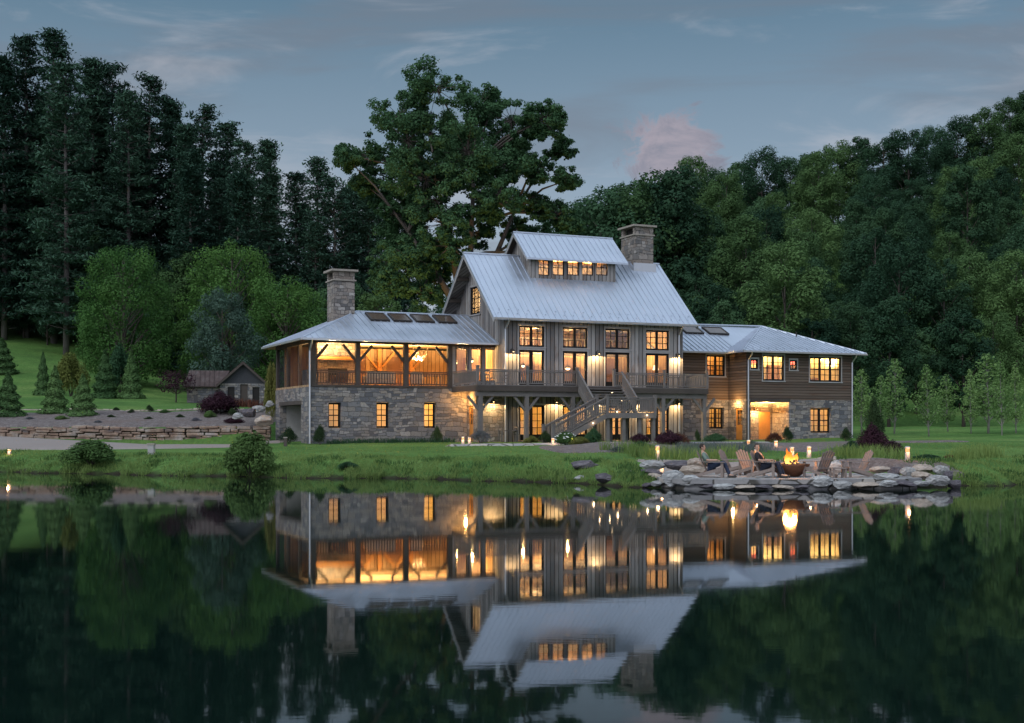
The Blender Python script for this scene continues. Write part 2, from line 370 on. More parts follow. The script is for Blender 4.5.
M['rock_wall'] = material('brown wall stones', lambda t: (lambda o: pbsdf(t, t.mix(t.step(t.noise(o, 7, 6, .7), .35, .75, 0, .6), t.ramp(t.noise(t.vmul(o, (1.1, 1.1, 2.6)), 1., 2, .4), [(.28, (.10, .085, .078)), (.43, (.24, .16, .115)), (.55, (.30, .225, .165)), (.72, (.36, .32, .28))]), (.07, .058, .05)), .92, 0, t.noise(o, 6, 6, .7), .9, .04, .2))(t.obj()))
def water_fn(t):
    geo = t.node('ShaderNodeNewGeometry').outputs['Position']
    a = t.noise(t.vmul(geo, (.55, 1.3, 1.)), 1.1, 3, .5); b = t.noise(t.vmul(geo, (.8, 2., 1.)), 4.5, 2, .5)
    patch = t.noise(t.vmul(geo, (.05, .12, 1.)), 1., 3, .5)
    h = t.math('ADD', t.math('MULTIPLY', a, .8), t.math('MULTIPLY', b, .2))
    h = t.math('MULTIPLY', h, t.step(patch, .3, .7, .35, 1.))
    pbsdf(t, (.003, .009, .007), .03, 0, h, .022, .05, .5, IOR=1.333)
M['water'] = material('pond water', water_fn)

# ------------------------------------------------------------------ terrain
def sstep(a, b, x): t = np.clip((x-a)/(b-a), 0, 1); return t*t*(3-2*t)
SHX = [-300, -60, -25, -10, -3, 1.9, 4.7, 16, 19.7, 40, 80, 300]; SHY = [110, 72, 63.8, 56.5, 55, 51, 47.6, 47.6, 50, 56, 68, 120]
def shore(x): return np.interp(x, SHX, SHY)+.4*np.sin(x*.9)+.3*np.sin(x*2.3+1)+.18*np.sin(x*5.7+.4)
def height(x, y):
    x = np.asarray(x, float); y = np.asarray(y, float)
    d = y-shore(x)
    z = np.interp(d, [-60, -6, -1, 0, .5, 3.5, 12, 25, 60], [-3, -1.3, -.2, 0, .3, .72, .92, 1.25, 1.3])
    z = z+np.clip((-24-x)*.055, 0, 1.0)*sstep(68, 84, y)                       # the drive climbs to the left
    wdr = sstep(-15, -18, x)*sstep(66, 71, y)*(y <= 85.9); z = z*(1-wdr)+wdr*(np.interp(y, [68, 86], [.86, 1.0])+np.clip((-24-x)*.055, 0, 1.0)*sstep(68, 84, y))
    xe = np.interp(y, [86, 95, 110, 140, 200, 300], [-16.5, -15.2, -11, -6, -6, -12])
    wd = np.interp(y, [86, 97, 110, 150, 220], [1.2, 3, 14, 44, 70])
    m = sstep(0, 1, (xe-x)/wd)
    f = np.interp(y, [85.9, 86.5, 97, 125, 170, 250, 400, 700, 2000], [1.2, 2.15, 3.5, 6.1, 13.4, 26, 44, 60, 60])
    lat = np.interp(y, [97, 125], [0, 1])*(.68+.32*np.clip((-x-28)/34, 0, 1.3))+(1-np.interp(y, [97, 125], [0, 1]))
    left = 1.3+(f-1.3)*lat
    z = np.where(y > 85.9, z*(1-m)+left*m, z)
    rm = sstep(2, 34, x-np.interp(y, [130, 300], [14, -6]))
    z = z+sstep(80, 135, y)*.95*sstep(14, 26, x)
    hill = np.clip((y-140)/160, 0, .93)**1.05*(28+.25*np.clip(x, -20, 200))
    z = z+hill*rm
    z = z+sstep(150, 420, y)*6
    pm = sstep(4.6, 5.6, x)*sstep(15.6, 14.4, x)*sstep(53.2, 52.0, y)*(d > -3)
    z = z*(1-pm)+np.minimum(z, .2)*pm
    nz = .06*np.sin(x*.7+y*.31)+.05*np.sin(x*.23-y*.55+2)
    return z+nz*np.clip(d*.15, 0, 1)*(1-sstep(-15, -18, x)*sstep(66, 71, y)*sstep(98, 90, y))*(1-sstep(70, 76, y)*sstep(-18, -14, x)*sstep(100, 90, y))
def hz(x, y): return float(height(x, y))
gx = np.concatenate([[-2500, -1200, -600, -380], np.arange(-260, -80, 9), np.arange(-80, 72, .8), np.arange(72, 240, 7), [260, 400, 700, 1300, 2500]])
gy = np.concatenate([[-300, -100, 0, 25, 36], np.arange(42, 130, .7), np.arange(130, 260, 4), np.arange(260, 460, 12), [500, 650, 1000, 2000, 4500]])
GX, GY = np.meshgrid(gx, gy); V = np.stack([GX, GY, height(GX, GY)], -1).reshape(-1, 3)
nx, ny = len(gx), len(gy); I = (np.arange(ny-1)[:, None]*nx+np.arange(nx-1)[None]).ravel()
prop(link('ground', npmesh('ground', V, np.stack([I, I+1, I+nx+1, I+nx], 1), M['grass'], True)), kind='structure')
def sheet(name, xs, ylo, yhi, mat, lift, nrow=14):
    v = []; q = []
    for i, x in enumerate(xs):
        a, b = ylo(x), yhi(x)
        for j in range(nrow+1):
            y = a+(b-a)*j/nrow; edge = j in (0, nrow) or i in (0, len(xs)-1); v.append((x, y, hz(x, y)+(-.06 if edge else lift)))
    for i in range(len(xs)-1):
        for j in range(nrow):
            k = i*(nrow+1)+j; q.append((k, k+nrow+1, k+nrow+2, k+1))
    return prop(link(name, npmesh(name, v, q, mat, True)), kind='structure')
sheet('driveway', np.arange(-95, -14.4, .5), lambda x: np.interp(x, [-60, -30, -22, -15], [69, 70.5, 76, 81.5])+.3*math.sin(x*1.3), lambda x: 85.9+.0*x, M['gravel'], .10, 30)
sheet('mulch_bed', np.arange(-80, -16.9, .6), lambda x: 86.7, lambda x: np.interp(x, [-40, -28, -22, -17], [95.5, 97, 96, 101])+.5*math.sin(x*.8), M['mulch'], .07)
sheet('garden_bed', np.arange(1.2, 30, .5), lambda x: np.interp(x, [1, 3, 9, 15, 20, 30], [70, 62.5, 63, 63, 74, 84])+.4*math.sin(x*1.7), lambda x: np.interp(x, [1, 9, 15, 20, 30], [72, 73.5, 74, 82, 87]), M['mulch'], .06)
sheet('gravel_patch', np.arange(13.2, 17.6, .25), lambda x: 49.6+.25*math.sin(x*2.1), lambda x: 54.2-.25*(x-15.2)**2*.5+.3*math.sin(x*3), M['mulch'], .05)
sheet('gravel_patch', np.arange(5.0, 13.3, .3), lambda x: 51.4, lambda x: 54.8+.4*math.sin(x*1.9), M['gravel'], .05)
sheet('garden_path', np.arange(-4, 16, .5), lambda x: np.interp(x, [-4, 2, 16], [74.4, 73.8, 76])+.15*math.sin(x*2), lambda x: np.interp(x, [-4, 2, 16], [75.8, 75.0, 77.2]), M['flag'], .10, 4)
prop(link('pond_water', npmesh('pond_water', [(-2500, -900, 0), (2500, -900, 0), (2500, 130, 0), (-2500, 130, 0)], [(0, 1, 2, 3)], M['water'])), kind='structure')

# ------------------------------------------------------------------ the house (local frame: u along the front, v to the back, z above its ground)
TH, XA, YA, G = R(23.8), -12.37, 80.0, 1.3
cs, sn = math.cos(TH), math.sin(TH)
def hw(u, v, z=0): return Vector((XA+u*cs-v*sn, YA+u*sn+v*cs, G+z))
def pu(px, v): r = (px-512)/F; return (-XA+v*sn+r*(YA+v*cs))/(cs-sn*r)
def pv(px, u): r = (px-512)/F; return (XA+u*cs-r*(YA+u*sn))/(sn+cs*r)
def pz(py, u, v): return CAMZ-(py-HOR)/F*(YA+u*sn+v*cs)-G
house = empty('farmhouse', (XA, YA, G), TH, 'large stone and weathered wood farmhouse with metal roofs and glowing windows by the pond', 'house')
FL = 3.55                                                    # upper floor level
FRONT = lambda v: (lambda a, d, z: (a, v+d, z))               # plane facing the pond; a = u, d = depth inwards
SIDE = lambda u: (lambda a, d, z: (u+d, a, z))                # plane facing left; a = v

def wall(mb, T, a0, a1, zb, zt, th, holes=(), m=0, top=None):
    ae = sorted({a0, a1, *[h[0] for h in holes], *[h[1] for h in holes]}); ze = sorted({zb, zt, *[h[2] for h in holes], *[h[3] for h in holes]})
    def solid(i, j):
        if i < 0 or j < 0 or i >= len(ae)-1 or j >= len(ze)-1: return False
        ca, cz = (ae[i]+ae[i+1])/2, (ze[j]+ze[j+1])/2
        return not any(h[0] < ca < h[1] and h[2] < cz < h[3] for h in holes)
    for i in range(len(ae)-1):
        for j in range(len(ze)-1):
            if not solid(i, j): continue
            a, b, c, d = ae[i], ae[i+1], ze[j], ze[j+1]
            mb.poly([T(a, 0, c), T(b, 0, c), T(b, 0, d), T(a, 0, d)], m); mb.poly([T(a, th, c), T(a, th, d), T(b, th, d), T(b, th, c)], m)
            if not solid(i-1, j): mb.poly([T(a, 0, c), T(a, 0, d), T(a, th, d), T(a, th, c)], m)
            if not solid(i+1, j): mb.poly([T(b, 0, c), T(b, th, c), T(b, th, d), T(b, 0, d)], m)
            if not solid(i, j-1): mb.poly([T(a, 0, c), T(a, th, c), T(b, th, c), T(b, 0, c)], m)
            if not solid(i, j+1): mb.poly([T(a, 0, d), T(b, 0, d), T(b, th, d), T(a, th, d)], m)
def tb(mb, T, a0, a1, d0, d1, z0, z1, m=0):
    return mb.hexa([T(a0, d0, z0), T(a1, d0, z0), T(a1, d1, z0), T(a0, d1, z0), T(a0, d0, z1), T(a1, d0, z1), T(a1, d1, z1), T(a0, d1, z1)], m)
def window(T, a0, a1, z0, z1, d=.12, sashes=1, cols=2, rows=4, name='window', kick=0, trim=None, mid=False, fr=.11):
    """frame and muntins are the part, the glass is its sub-part"""
    mb = MB(); dd = .07
    for x0, x1, y0, y1 in ((a0, a1, z0, z0+fr), (a0, a1, z1-fr, z1)): tb(mb, T, x0, x1, d, d+dd, y0, y1)
    for x0, x1 in ((a0, a0+fr), (a1-fr, a1)): tb(mb, T, x0, x1, d, d+dd, z0+fr, z1-fr)
    sw = (a1-a0)/sashes
    for s in range(1, sashes): x = a0+s*sw; tb(mb, T, x-fr*.8, x+fr*.8, d-.004, d+dd+.004, z0+fr, z1-fr)
    if mid: zm = (z0+z1)/2; tb(mb, T, a0+fr, a1-fr, d-.008, d+dd+.008, zm-.035, zm+.035)
    zk = z0+fr+kick
    if kick: tb(mb, T, a0+fr, a1-fr, d+.006, d+dd-.006, z0+fr, zk)
    for s in range(sashes):
        for c in range(1, cols): x = a0+s*sw+c*sw/cols; tb(mb, T, x-.02, x+.02, d+.012, d+dd-.012, zk, z1-fr)
    for r in range(1, rows): z = zk+(z1-fr-zk)*r/rows; tb(mb, T, a0+fr, a1-fr, d+.016, d+dd-.016, z-.02, z+.02)
    o = mb.build(name, M['black'] if name != 'entry_door' else M['orange'], house)
    MB().poly([T(a0+.02, d+.035, z0+.02), T(a1-.02, d+.035, z0+.02), T(a1-.02, d+.035, z1-.02), T(a0+.02, d+.035, z1-.02)]).build('pane', M['glass'], o)
    if trim:
        t = MB(); w_ = .075
        tb(t, T, a0-w_, a1+w_, -.03, .03, z1, z1+.13); tb(t, T, a0-w_, a0, -.026, .03, z0, z1); tb(t, T, a1, a1+w_, -.026, .03, z0, z1)
        if trim == 'sill': tb(t, T, a0-w_-.03, a1+w_+.03, -.07, .03, z0-.08, z0)
        t.build('window_trim', M['trim'], o)
    return o
def room(name, u0, u1, v0, v1, z0, z1, mat, floor=None, ceil=None):
    mb = MB()
    mb.poly([(u0, v1, z0), (u1, v1, z0), (u1, v1, z1), (u0, v1, z1)]); mb.poly([(u0, v0, z0), (u0, v1, z0), (u0, v1, z1), (u0, v0, z1)])
    mb.poly([(u1, v0, z0), (u1, v0, z1), (u1, v1, z1), (u1, v1, z0)])
    mb.poly([(u0, v0, z0), (u1, v0, z0), (u1, v1, z0), (u0, v1, z0)], 1); mb.poly([(u0, v0, z1), (u0, v1, z1), (u1, v1, z1), (u1, v0, z1)], 2)
    return mb.build(name, [mat, floor or M['inside'], ceil or M['ceil']], house)
def ceiling_lamp(u, v, z, p, size=.2, color=(1, .62, .28)):
    o = MB().lathe([(.06, 0), (.16, -.06), (.14, -.10), (.05, -.11)], 10, (u, v, z)).build('ceiling_lamp', M['cream'], house)
    lamp('ceiling_light', (u, v, z-.75), p, color, size, house); return o
def sconce(T, a, z, p=26, d=-.42):
    mb = MB(); tb(mb, T, a-.05, a+.05, -.012, -.003, z-.08, z+.16); mb.tube([T(a, -.012, z+.05), T(a, d*.5, z+.22), T(a, d, z+.12)], .018, 6)
    c = T(a, d, z); mb.lathe([(.13, -.02), (.12, .02), (.06, .09), (.03, .13)], 12, c)
    o = mb.build('wall_lamp', M['bronze'], house)
    MB().lathe([(.02, -.005), (.045, .0), (.045, .012), (.02, .018)], 8, (c[0], c[1], c[2]-.03)).build('bulb', M['bulb'], o)
    lamp('wall_light', (c[0], c[1], c[2]-.06), p, (1, .64, .28), .04, house, 'SPOT', (0, 0, 0), 164, .08)

def slab(mb, pts, th, m_top=0, m_under=1):
    """roof plane: polygon pts (eave first, counter-clockwise from above) thickened downwards"""
    P = [Vector(p) for p in pts]; n = (P[1]-P[0]).cross(P[2]-P[0]).normalized()
    if n.z < 0: n = -n
    Q = [p-Vector((0, 0, th)) for p in P]
    mb.poly(P, m_top); mb.poly(list(reversed(Q)), m_under)
    for i in range(len(P)): j = (i+1) % len(P); mb.poly([P[i], Q[i], Q[j], P[j]], m_top)
def ribs(mb, pts, step=.45, h=.05, wd=.028, snow=False):
    P = [Vector(p) for p in pts]; e = (P[1]-P[0]); L = e.length; e.normalize()
    n = (P[1]-P[0]).cross(P[2]-P[0]).normalized()
    if n.z < 0: n = -n
    up = n.cross(e); up = up if up.z > 0 else -up
    uv = [((p-P[0]).dot(e), (p-P[0]).dot(up)) for p in P]
    s = step*.5
    while s < L:
        ts = []
        for i in range(len(uv)):
            (a, b), (c, d) = uv[i], uv[(i+1) % len(uv)]
            if (a-s)*(c-s) < 0: ts.append(b+(d-b)*(s-a)/(c-a))
        if len(ts) >= 2 and max(ts)-min(ts) > .15:
            p = P[0]+e*s+up*min(ts)+n*(h*.45); q = P[0]+e*s+up*max(ts)+n*(h*.45); mb.beam(p, q, wd, h, 0, n)
        s += step
    if snow:
        for row in (.45, .85):
            s = step+(.2 if row > .6 else 0)
            while s < L-.3:
                c = P[0]+e*s+up*row+n*.05; mb.beam(c-e*.035, c+e*.035, .03, .05, 0, n); s += step*1.6

# ---- left wing: stone lower storey
LW = 12.3
wins = [(pu(a, 0), pu(b, 0), pz(428, pu(a, 0), 0), pz(402.4, pu(a, 0), 0)) for a, b in ((328.5, 341.4), (376.5, 389.4), (424.2, 436.4))]
mb = MB(); wall(mb, FRONT(0), 0, 10.34, -.4, 3.42, .45, wins)
wall(mb, SIDE(0), .451, 9.2, -.4, 3.42, .45, [(2.4, 8.0, -.4, 2.35)]); wall(mb, FRONT(8.75), .451, 12.3, -.4, 3.42, .45)
mb.build('stone_wall', M['stone'], house)
for a, b, c, d in wins:
    window(FRONT(0), a+.01, b-.01, c+.01, d-.01, .3, 1, 2, 4, mid=True)
    MB().poly([(a-.2, .95, c-.1), (b+.1, .95, c-.1), (b+.1, .95, d+.1), (a-.2, .95, d+.1)]).build('curtain', M['curtain'], house)
room('lower_room', .6, 10.2, .46, 4.2, .02, 3.3, M['cream'], M['inside'], M['cream'])
for u in (2.2, 5.3, 8.6): ceiling_lamp(u, 2.2, 3.25, 95, color=(1, .70, .30))
mb = MB(); mb.box(.02, 12.3, .02, 9.18, 3.425, FL).build('porch_floor', M['inside'], house)
MB().box(-.05, 10.3, -.05, .4, 3.43, 3.56).build('floor_beam', M['timber'], house)
# garage recess on the left side
mb = MB(); mb.poly([(1.9, 2.2, -.1), (1.9, 8.2, -.1), (1.9, 8.2, 2.6), (1.9, 2.2, 2.6)]); mb.poly([(.46, 8.0, -.1), (1.9, 8.0, -.1), (1.9, 8.0, 2.6), (.46, 8.0, 2.6)])
mb.poly([(.46, 2.4, -.1), (.46, 2.4, 2.6), (1.9, 2.4, 2.6), (1.9, 2.4, -.1)]); mb.poly([(.46, 2.4, 2.45), (.46, 8, 2.45), (1.9, 8, 2.45), (1.9, 2.4, 2.45)])
mb.build('recess_wall', M['trim'], house)
window(SIDE(1.7), 2.7, 3.9, .9, 2.1, .1, 1, 2, 3, kick=0); lamp('recess_light', (1.0, 3.6, 2.2), 7, (1, .7, .4), .1, house)
tb(MB(), SIDE(0), 2.3, 8.1, -.02, .47, 2.35, 2.6).build('lintel', M['timber'], house)
# ---- left wing: open porch above
posts = [.16, pu(358.4, 0), pu(406.6, 0), pu(450.5, 0)]
for u in posts:
    o = MB().box(u-.15, u+.15, .02, .32, FL, 6.15).build('porch_post', M['timber'], house)
    b = MB()
    for s in (-1, 1):
        if 0 < u+s < 9.4: b.beam((u+s*.1, .17, 5.05), (u+s*.95, .17, 6.05), .14, .16)
    if b.v: b.build('knee_brace', M['timber'], o)
MB().box(-.03, 12.28, .0, .34, 6.15, 6.42).build('porch_beam', M['timber'], house)
for a in (pu(487, 0), pu(469.5, 0), pu(484, 0)): pass
uw = [(pu(456.5, 0), pu(467.5, 0)), (pu(471.5, 0), pu(481.7, 0)), (pu(485.8, 0), pu(497, 0))]
mb = MB(); wall(mb, FRONT(.02), posts[3]+.151, 12.29, FL, 6.14, .22, [(a, b, FL+.35, 6.02) for a, b in uw]); mb.build('board_wall', M['siding'], house)
for a, b in uw: window(FRONT(.02), a, b, FL+.36, 6.01, .08, 1, 1, 1, fr=.05)
def railing(T, a0, a1, z, h=.98, step=.13, post_every=0, name='railing', slope=None, mat='decktimber', d=0):
    """run along a; slope = (z0, z1) for stair rails"""
    mb = MB(); zz = (lambda a: z) if slope is None else (lambda a: slope[0]+(slope[1]-slope[0])*(a-a0)/(a1-a0))
    for hh, wv, th in ((h-.06, .12, .06), (h-.16, .05, .07), (.10, .05, .07)):
        mb.beam(T(a0, d, zz(a0)+hh), T(a1, d, zz(a1)+hh), wv, th)
    n = max(2, int(abs(a1-a0)/step))
    for i in range(1, n):
        a = a0+(a1-a0)*i/n; mb.beam(T(a, d, zz(a)+.13), T(a, d, zz(a)+h-.19), .05, .05)
    return mb.build(name, M[mat], house)
def newel(u, v, z, h=1.12, w_=.16):
    mb = MB(); mb.box(u-w_/2, u+w_/2, v-w_/2, v+w_/2, z, z+h); mb.box(u-w_/2-.02, u+w_/2+.02, v-w_/2-.02, v+w_/2+.02, z+h, z+h+.05)
    return mb.build('newel_post', M['decktimber'], house)
for i in range(3): railing(FRONT(.17), posts[i]+.15, posts[i+1]-.15, FL, .93, .17, mat='timber')
# screened left side
for v in (.6, 3.1, 6.1, 9.05): MB().box(.02, .22, v-.11, v+.11, FL, 6.15).build('screen_post', M['timber'], house)
MB().box(.0, .24, .35, 9.18, 6.15, 6.42).build('side_beam', M['timber'], house)
for v0, v1 in ((.71, 2.99), (3.21, 5.99), (6.21, 8.94)): MB().poly([(.12, v0, FL), (.12, v1, FL), (.12, v1, 6.15), (.12, v0, 6.15)]).build('insect_screen', M['screen'], house)
mb = MB(); wall(mb, FRONT(7.6), .25, 12.28, FL, 6.3, .2, [(3.9, 5.9, FL+.02, 5.75), (7.4, 8.5, FL+.02, 5.8)]); mb.build('porch_back_wall', M['inside'], house)
for a, b, zt in ((3.9, 5.9, 5.75), (7.4, 8.5, 5.8)): MB().box(a, b, 7.66, 7.74, FL+.02, zt).build('porch_door', M['leather'], house)
for u in (6.8, 9.1): # inner timber trusses seen through the openings
    mb = MB(); mb.box(u-.12, u+.12, 7.3, 7.55, FL, 6.3)
    mb.beam((u+.1, 7.42, 4.9), (u+1.1, 7.42, 6.1), .13, .15); mb.beam((u-.1, 7.42, 4.9), (u-1.1, 7.42, 6.1), .13, .15); mb.build('timber_bent', M['orange'], house)
MB().poly([(.3, .35, 6.425), (12.25, .35, 6.425), (12.25, 7.7, 6.425), (.3, 7.7, 6.425)]).build('porch_ceiling', M['ceil'], house)
MB().poly([(12.27, .3, FL), (12.27, 7.6, FL), (12.27, 7.6, 6.4), (12.27, .3, 6.4)]).build('porch_end_wall', M['inside'], house)
for v in (1.6, 4.4): MB().box(12.2, 12.262, v, v+1.0, FL+.02, 5.7).build('porch_door', M['leather'], house)
mb = MB(); mb.box(1.5, 4.3, 4.0, 5.6, FL, 6.42); mb.box(.9, 1.5, 4.2, 5.6, FL, FL+1.1); mb.build('fireplace', M['stone_warm'], house)
MB().box(1.2, 4.5, 3.75, 4.0, FL+1.75, FL+1.95).build('mantel', M['orange'], house)
MB().box(2.2, 3.5, 3.985, 4.1, FL+.3, FL+1.2).build('firebox', M['dark'], house)
for u, v, p in ((1.9, 2.4, 75), (5.0, 4.2, 85), (8.2, 3.2, 85), (10.6, 1.6, 60)): lamp('porch_light', (u, v, 5.25), p, (1, .66, .30), .12, house)
# ---- left wing roof
Er, Rz, rv = 6.37, 8.57, 4.6
A, B, C, D, E, Fp = (-.7, -.7, Er), (LW, -.7, Er), (LW, rv, Rz), (4.28, rv, Rz), (-.7, 9.9, Er), (LW, 9.9, Er)
mb = MB(); mb2 = [[A, B, C, D], [E, A, D], [Fp, E, D, C]]
for f in mb2: slab(mb, f, .14); ribs(mb, f, .42)
mb.tube([A, D], .06, 6); mb.tube([D, C], .06, 6); mb.tube([E, D], .06, 6)
lr = mb.build('roof', [M['roof'], M['ceil']], house)
def skylight(parent, plane, u0, u1, t0, t1):
    (p0, e, up, n) = plane; g = lambda u, t, k: tuple(p0+e*u+up*t+n*k)
    mb = MB(); w_ = .09
    for a, b, c, d in ((u0, u1, t0, t0+w_), (u0, u1, t1-w_, t1), (u0, u0+w_, t0+w_, t1-w_), (u1-w_, u1, t0+w_, t1-w_)):
        mb.hexa([g(a, c, -.02), g(b, c, -.02), g(b, d, -.02), g(a, d, -.02), g(a, c, .13), g(b, c, .13), g(b, d, .13), g(a, d, .13)])
    o = mb.build('skylight', M['bronze'], parent)
    MB().poly([g(u0+w_, t0+w_, .10), g(u1-w_, t0+w_, .10), g(u1-w_, t1-w_, .10), g(u0+w_, t1-w_, .10)]).build('skylight_glass', M['skylight'], o)
def plane_of(p0, p1, p2):
    p0, p1, p2 = map(Vector, (p0, p1, p2)); e = (p1-p0).normalized(); n = e.cross(p2-p0).normalized(); n = n if n.z > 0 else -n
    up = n.cross(e); up = up if up.z > 0 else -up; return (p0, e, up, n)
pl = plane_of(A, B, C)
for i in range(4): u0 = pu(369+22.6*i, 3.2)+.7; skylight(house, pl, u0, u0+1.3, 3.75, 5.25)
def gutter(p, q, mat='gutter'): MB().beam(p, q, .13, .12).build('gutter', M[mat], house)
gutter((-.75, -.76, Er-.07), (LW-.05, -.76, Er-.07)); gutter((-.77, -.7, Er-.07), (-.77, 9.9, Er-.07))
def downspout(pts): MB().tube(pts, .055, 8).build('downspout', M['gutter'], house)
downspout([(-.12, -.72, Er-.12), (-.12, -.6, Er-.3), (-.1, -.1, Er-.75), (-.1, -.1, -.1)])

# ---- main barn body
MU0, MU1, MV0, MV1, ME, MR, RV = 12.3, 25.64, -1.5, 7.84, 7.9, 12.64, 3.17
cw = [(13.34, 15.17), (16.48, 18.33), (19.63, 21.5), (22.71, 24.56)]
holes = []
for a, b in cw: holes += [(a, b, 6.12, 7.5), (a, b, FL+.02, 5.93), (a, b, .05, 2.35)]
mb = MB(); wall(mb, FRONT(MV0), MU0, MU1, -.4, 7.95, .22, holes)
sl = (MR-ME)/(RV+2.1)
rz_ = lambda v: ME+sl*(min(v, 2*RV-v)+2.1)-.16
gv0, gv1 = pv(480.3, MU0), pv(470, MU0)
hole = (gv0, gv1, 8.55, 10.45)
def gable(T, th, hole=None):
    edges = sorted({MV0+.221, RV, MV1, *(hole[:2] if hole else ())})
    for a, b in zip(edges, edges[1:]):
        segs = [(-.4, None)]
        if hole and hole[0] <= a and b <= hole[1]: segs = [(-.4, hole[2]), (hole[3], None)]
        for z0, z1 in segs:
            za, zb = (rz_(a), rz_(b)) if z1 is None else (z1, z1)
            mb.hexa([T(a, 0, z0), T(b, 0, z0), T(b, th, z0), T(a, th, z0), T(a, 0, za), T(b, 0, zb), T(b, th, zb), T(a, th, za)])
gable(SIDE(MU0), .22, hole); gable(SIDE(MU1-.22), .22)
wall(mb, FRONT(MV1-.22), MU0+.221, MU1-.221, -.4, 7.9, .22)
mb.build('barn_siding', M['siding'], house)
window(SIDE(MU0), gv0+.01, gv1-.01, 8.56, 10.44, .06, 1, 3, 5, trim='sill')
lamp('loft_glow', (14.6, 5.4, 9.6), 300, (1, .62, .28), .3, house)
T = FRONT(MV0)
for a, b in cw:
    window(T, a+.01, b-.01, 6.13, 7.49, .08, 2, 2, 3, trim='sill')
    window(T, a+.01, b-.01, FL+.03, 5.92, .08, 2, 1, 1, name='french_door', kick=.22, trim=True, fr=.14)
    window(T, a+.01, b-.01, .06, 2.34, .08, 2, 2, 4, name='french_door', kick=.25, trim=True, fr=.13)
room('great_room', MU0+.25, MU1-.25, MV0+.23, 4.8, FL+.01, 7.93, M['inside'])
mb = MB()
for u in (14.9, 18.2, 21.4): mb.box(u-.13, u+.13, 4.45, 4.78, FL+.02, 7.9); mb.beam((u, 4.6, 6.2), (u, 3.2, 7.75), .2, .22)
mb.box(12.6, 25.35, 4.5, 4.77, 6.0, 6.25); mb.build('timber_frame', M['timber'], house)
mb = MB(); mb.box(12.6, 25.3, 2.9, 4.45, 5.98, 6.2)
for u in np.arange(12.8, 25.2, .28): mb.box(u-.02, u+.02, 2.92, 2.96, 6.201, 7.0)
mb.box(12.6, 25.3, 2.9, 2.98, 7.001, 7.07); mb.build('mezzanine', M['timber'], house)
mb = MB()
for u in np.arange(13., 25.3, 1.5): mb.box(u-.08, u+.08, MV0+.3, 4.7, 7.6, 7.82)
mb.build('ceiling_framing', M['timber'], house)
for a, b in ((15.5, 17.3), (19.0, 20.6), (22.4, 24)): MB().box(a, b, 4.7, 4.77, FL+.02, 5.85).build('inner_door', M['leather'], house)
for u, v, z, p in ((14.2, 2.2, 5.3, 150), (17.4, 2.4, 5.2, 120), (20.9, 2.6, 5.0, 42), (24.2, 2.6, 4.9, 12), (15.8, 1.5, 7.1, 60)): lamp('great_room_light', (u, v, z), p, (1, .67, .29), .14, house)
room('lower_hall', MU0+.25, MU1-.25, MV0+.23, 3.2, .02, 3.3, M['cream'], M['inside'], M['cream'])
for u in (14.2, 17.4, 20.6, 23.7): ceiling_lamp(u, .6, 3.25, 36, color=(1, .64, .24))
for a, b in cw:
    for x0, x1 in ((a-.05, a+.55), (b-.6, b+.05)): MB().poly([(x0, -.9, .1), (x1, -.9, .1), (x1, -.9, 2.6), (x0, -.9, 2.6)]).build('curtain', M['curtain'], house)
# projecting stone bay under the deck, with the varnished door in its side
mb = MB(); wall(mb, FRONT(MV0), 10.36, MU0-.02, -.4, 3.3, .4); wall(mb, SIDE(10.36), MV0+.401, .0, -.4, 3.3, .35, [(-1.02, -.08, -.0, 2.3)])
mb.build('stone_bay', M['stone_warm'], house)
window(SIDE(10.36), -1.0, -.1, .02, 2.28, .1, 1, 2, 3, name='entry_door', kick=.95, fr=.12)
MB().poly([(11.2, -1.05, 0), (11.2, -.05, 0), (11.2, -.05, 2.5), (11.2, -1.05, 2.5)]).build('hall_wall', M['cream'], house); lamp('bay_light', (10.9, -.55, 2.2), 5, (1, .55, .2), .05, house)
lamp('door_light', (9.95, -.75, 2.6), 6, (1, .5, .16), .05, house)
# main roof, front and back slopes
U0, U1 = 11.34, 26.5
f1 = [(U0, -2.1, ME), (U1, -2.1, ME), (U1, RV, MR), (U0, RV, MR)]; f2 = [(U1, 2*RV+2.1, ME), (U0, 2*RV+2.1, ME), (U0, RV, MR), (U1, RV, MR)]
mb = MB(); slab(mb, f1, .15); slab(mb, f2, .15); ribs(mb, f1, .42, snow=True); ribs(mb, f2, .42); mb.tube([(U0, RV, MR+.02), (U1, RV, MR+.02)], .07, 6)
mb.build('roof', [M['roof'], M['siding']], house)
gutter((U0, -2.17, ME-.05), (U1, -2.17, ME-.05), 'trim')
for u in (U0+.05, U1-.05):
    mb = MB(); mb.beam((u, -2.1, ME-.24), (u, RV, MR-.24), .07, .2); mb.beam((u, 2*RV+2.1, ME-.24), (u, RV, MR-.24), .07, .2); mb.build('barge_board', M['trim'], house)
for v in (-1.2, .3, 1.8, RV, 2*RV-1.8, 2*RV-.3): MB().box(U0+.12, MU0-.01, v-.1, v+.1, rz_(v)-.33, rz_(v)-.08).build('outrigger', M['timber'], house)
downspout([(MU0+.15, -2.1, ME-.1), (MU0+.1, -1.9, ME-.35), (MU0+.06, MV0-.08, ME-.7), (MU0+.06, MV0-.08, -.1)])
downspout([(MU1-.35, -2.1, ME-.1), (MU1-.35, -1.9, ME-.35), (MU1-.35, MV0-.08, ME-.7), (MU1-.35, MV0-.08, -.1)])
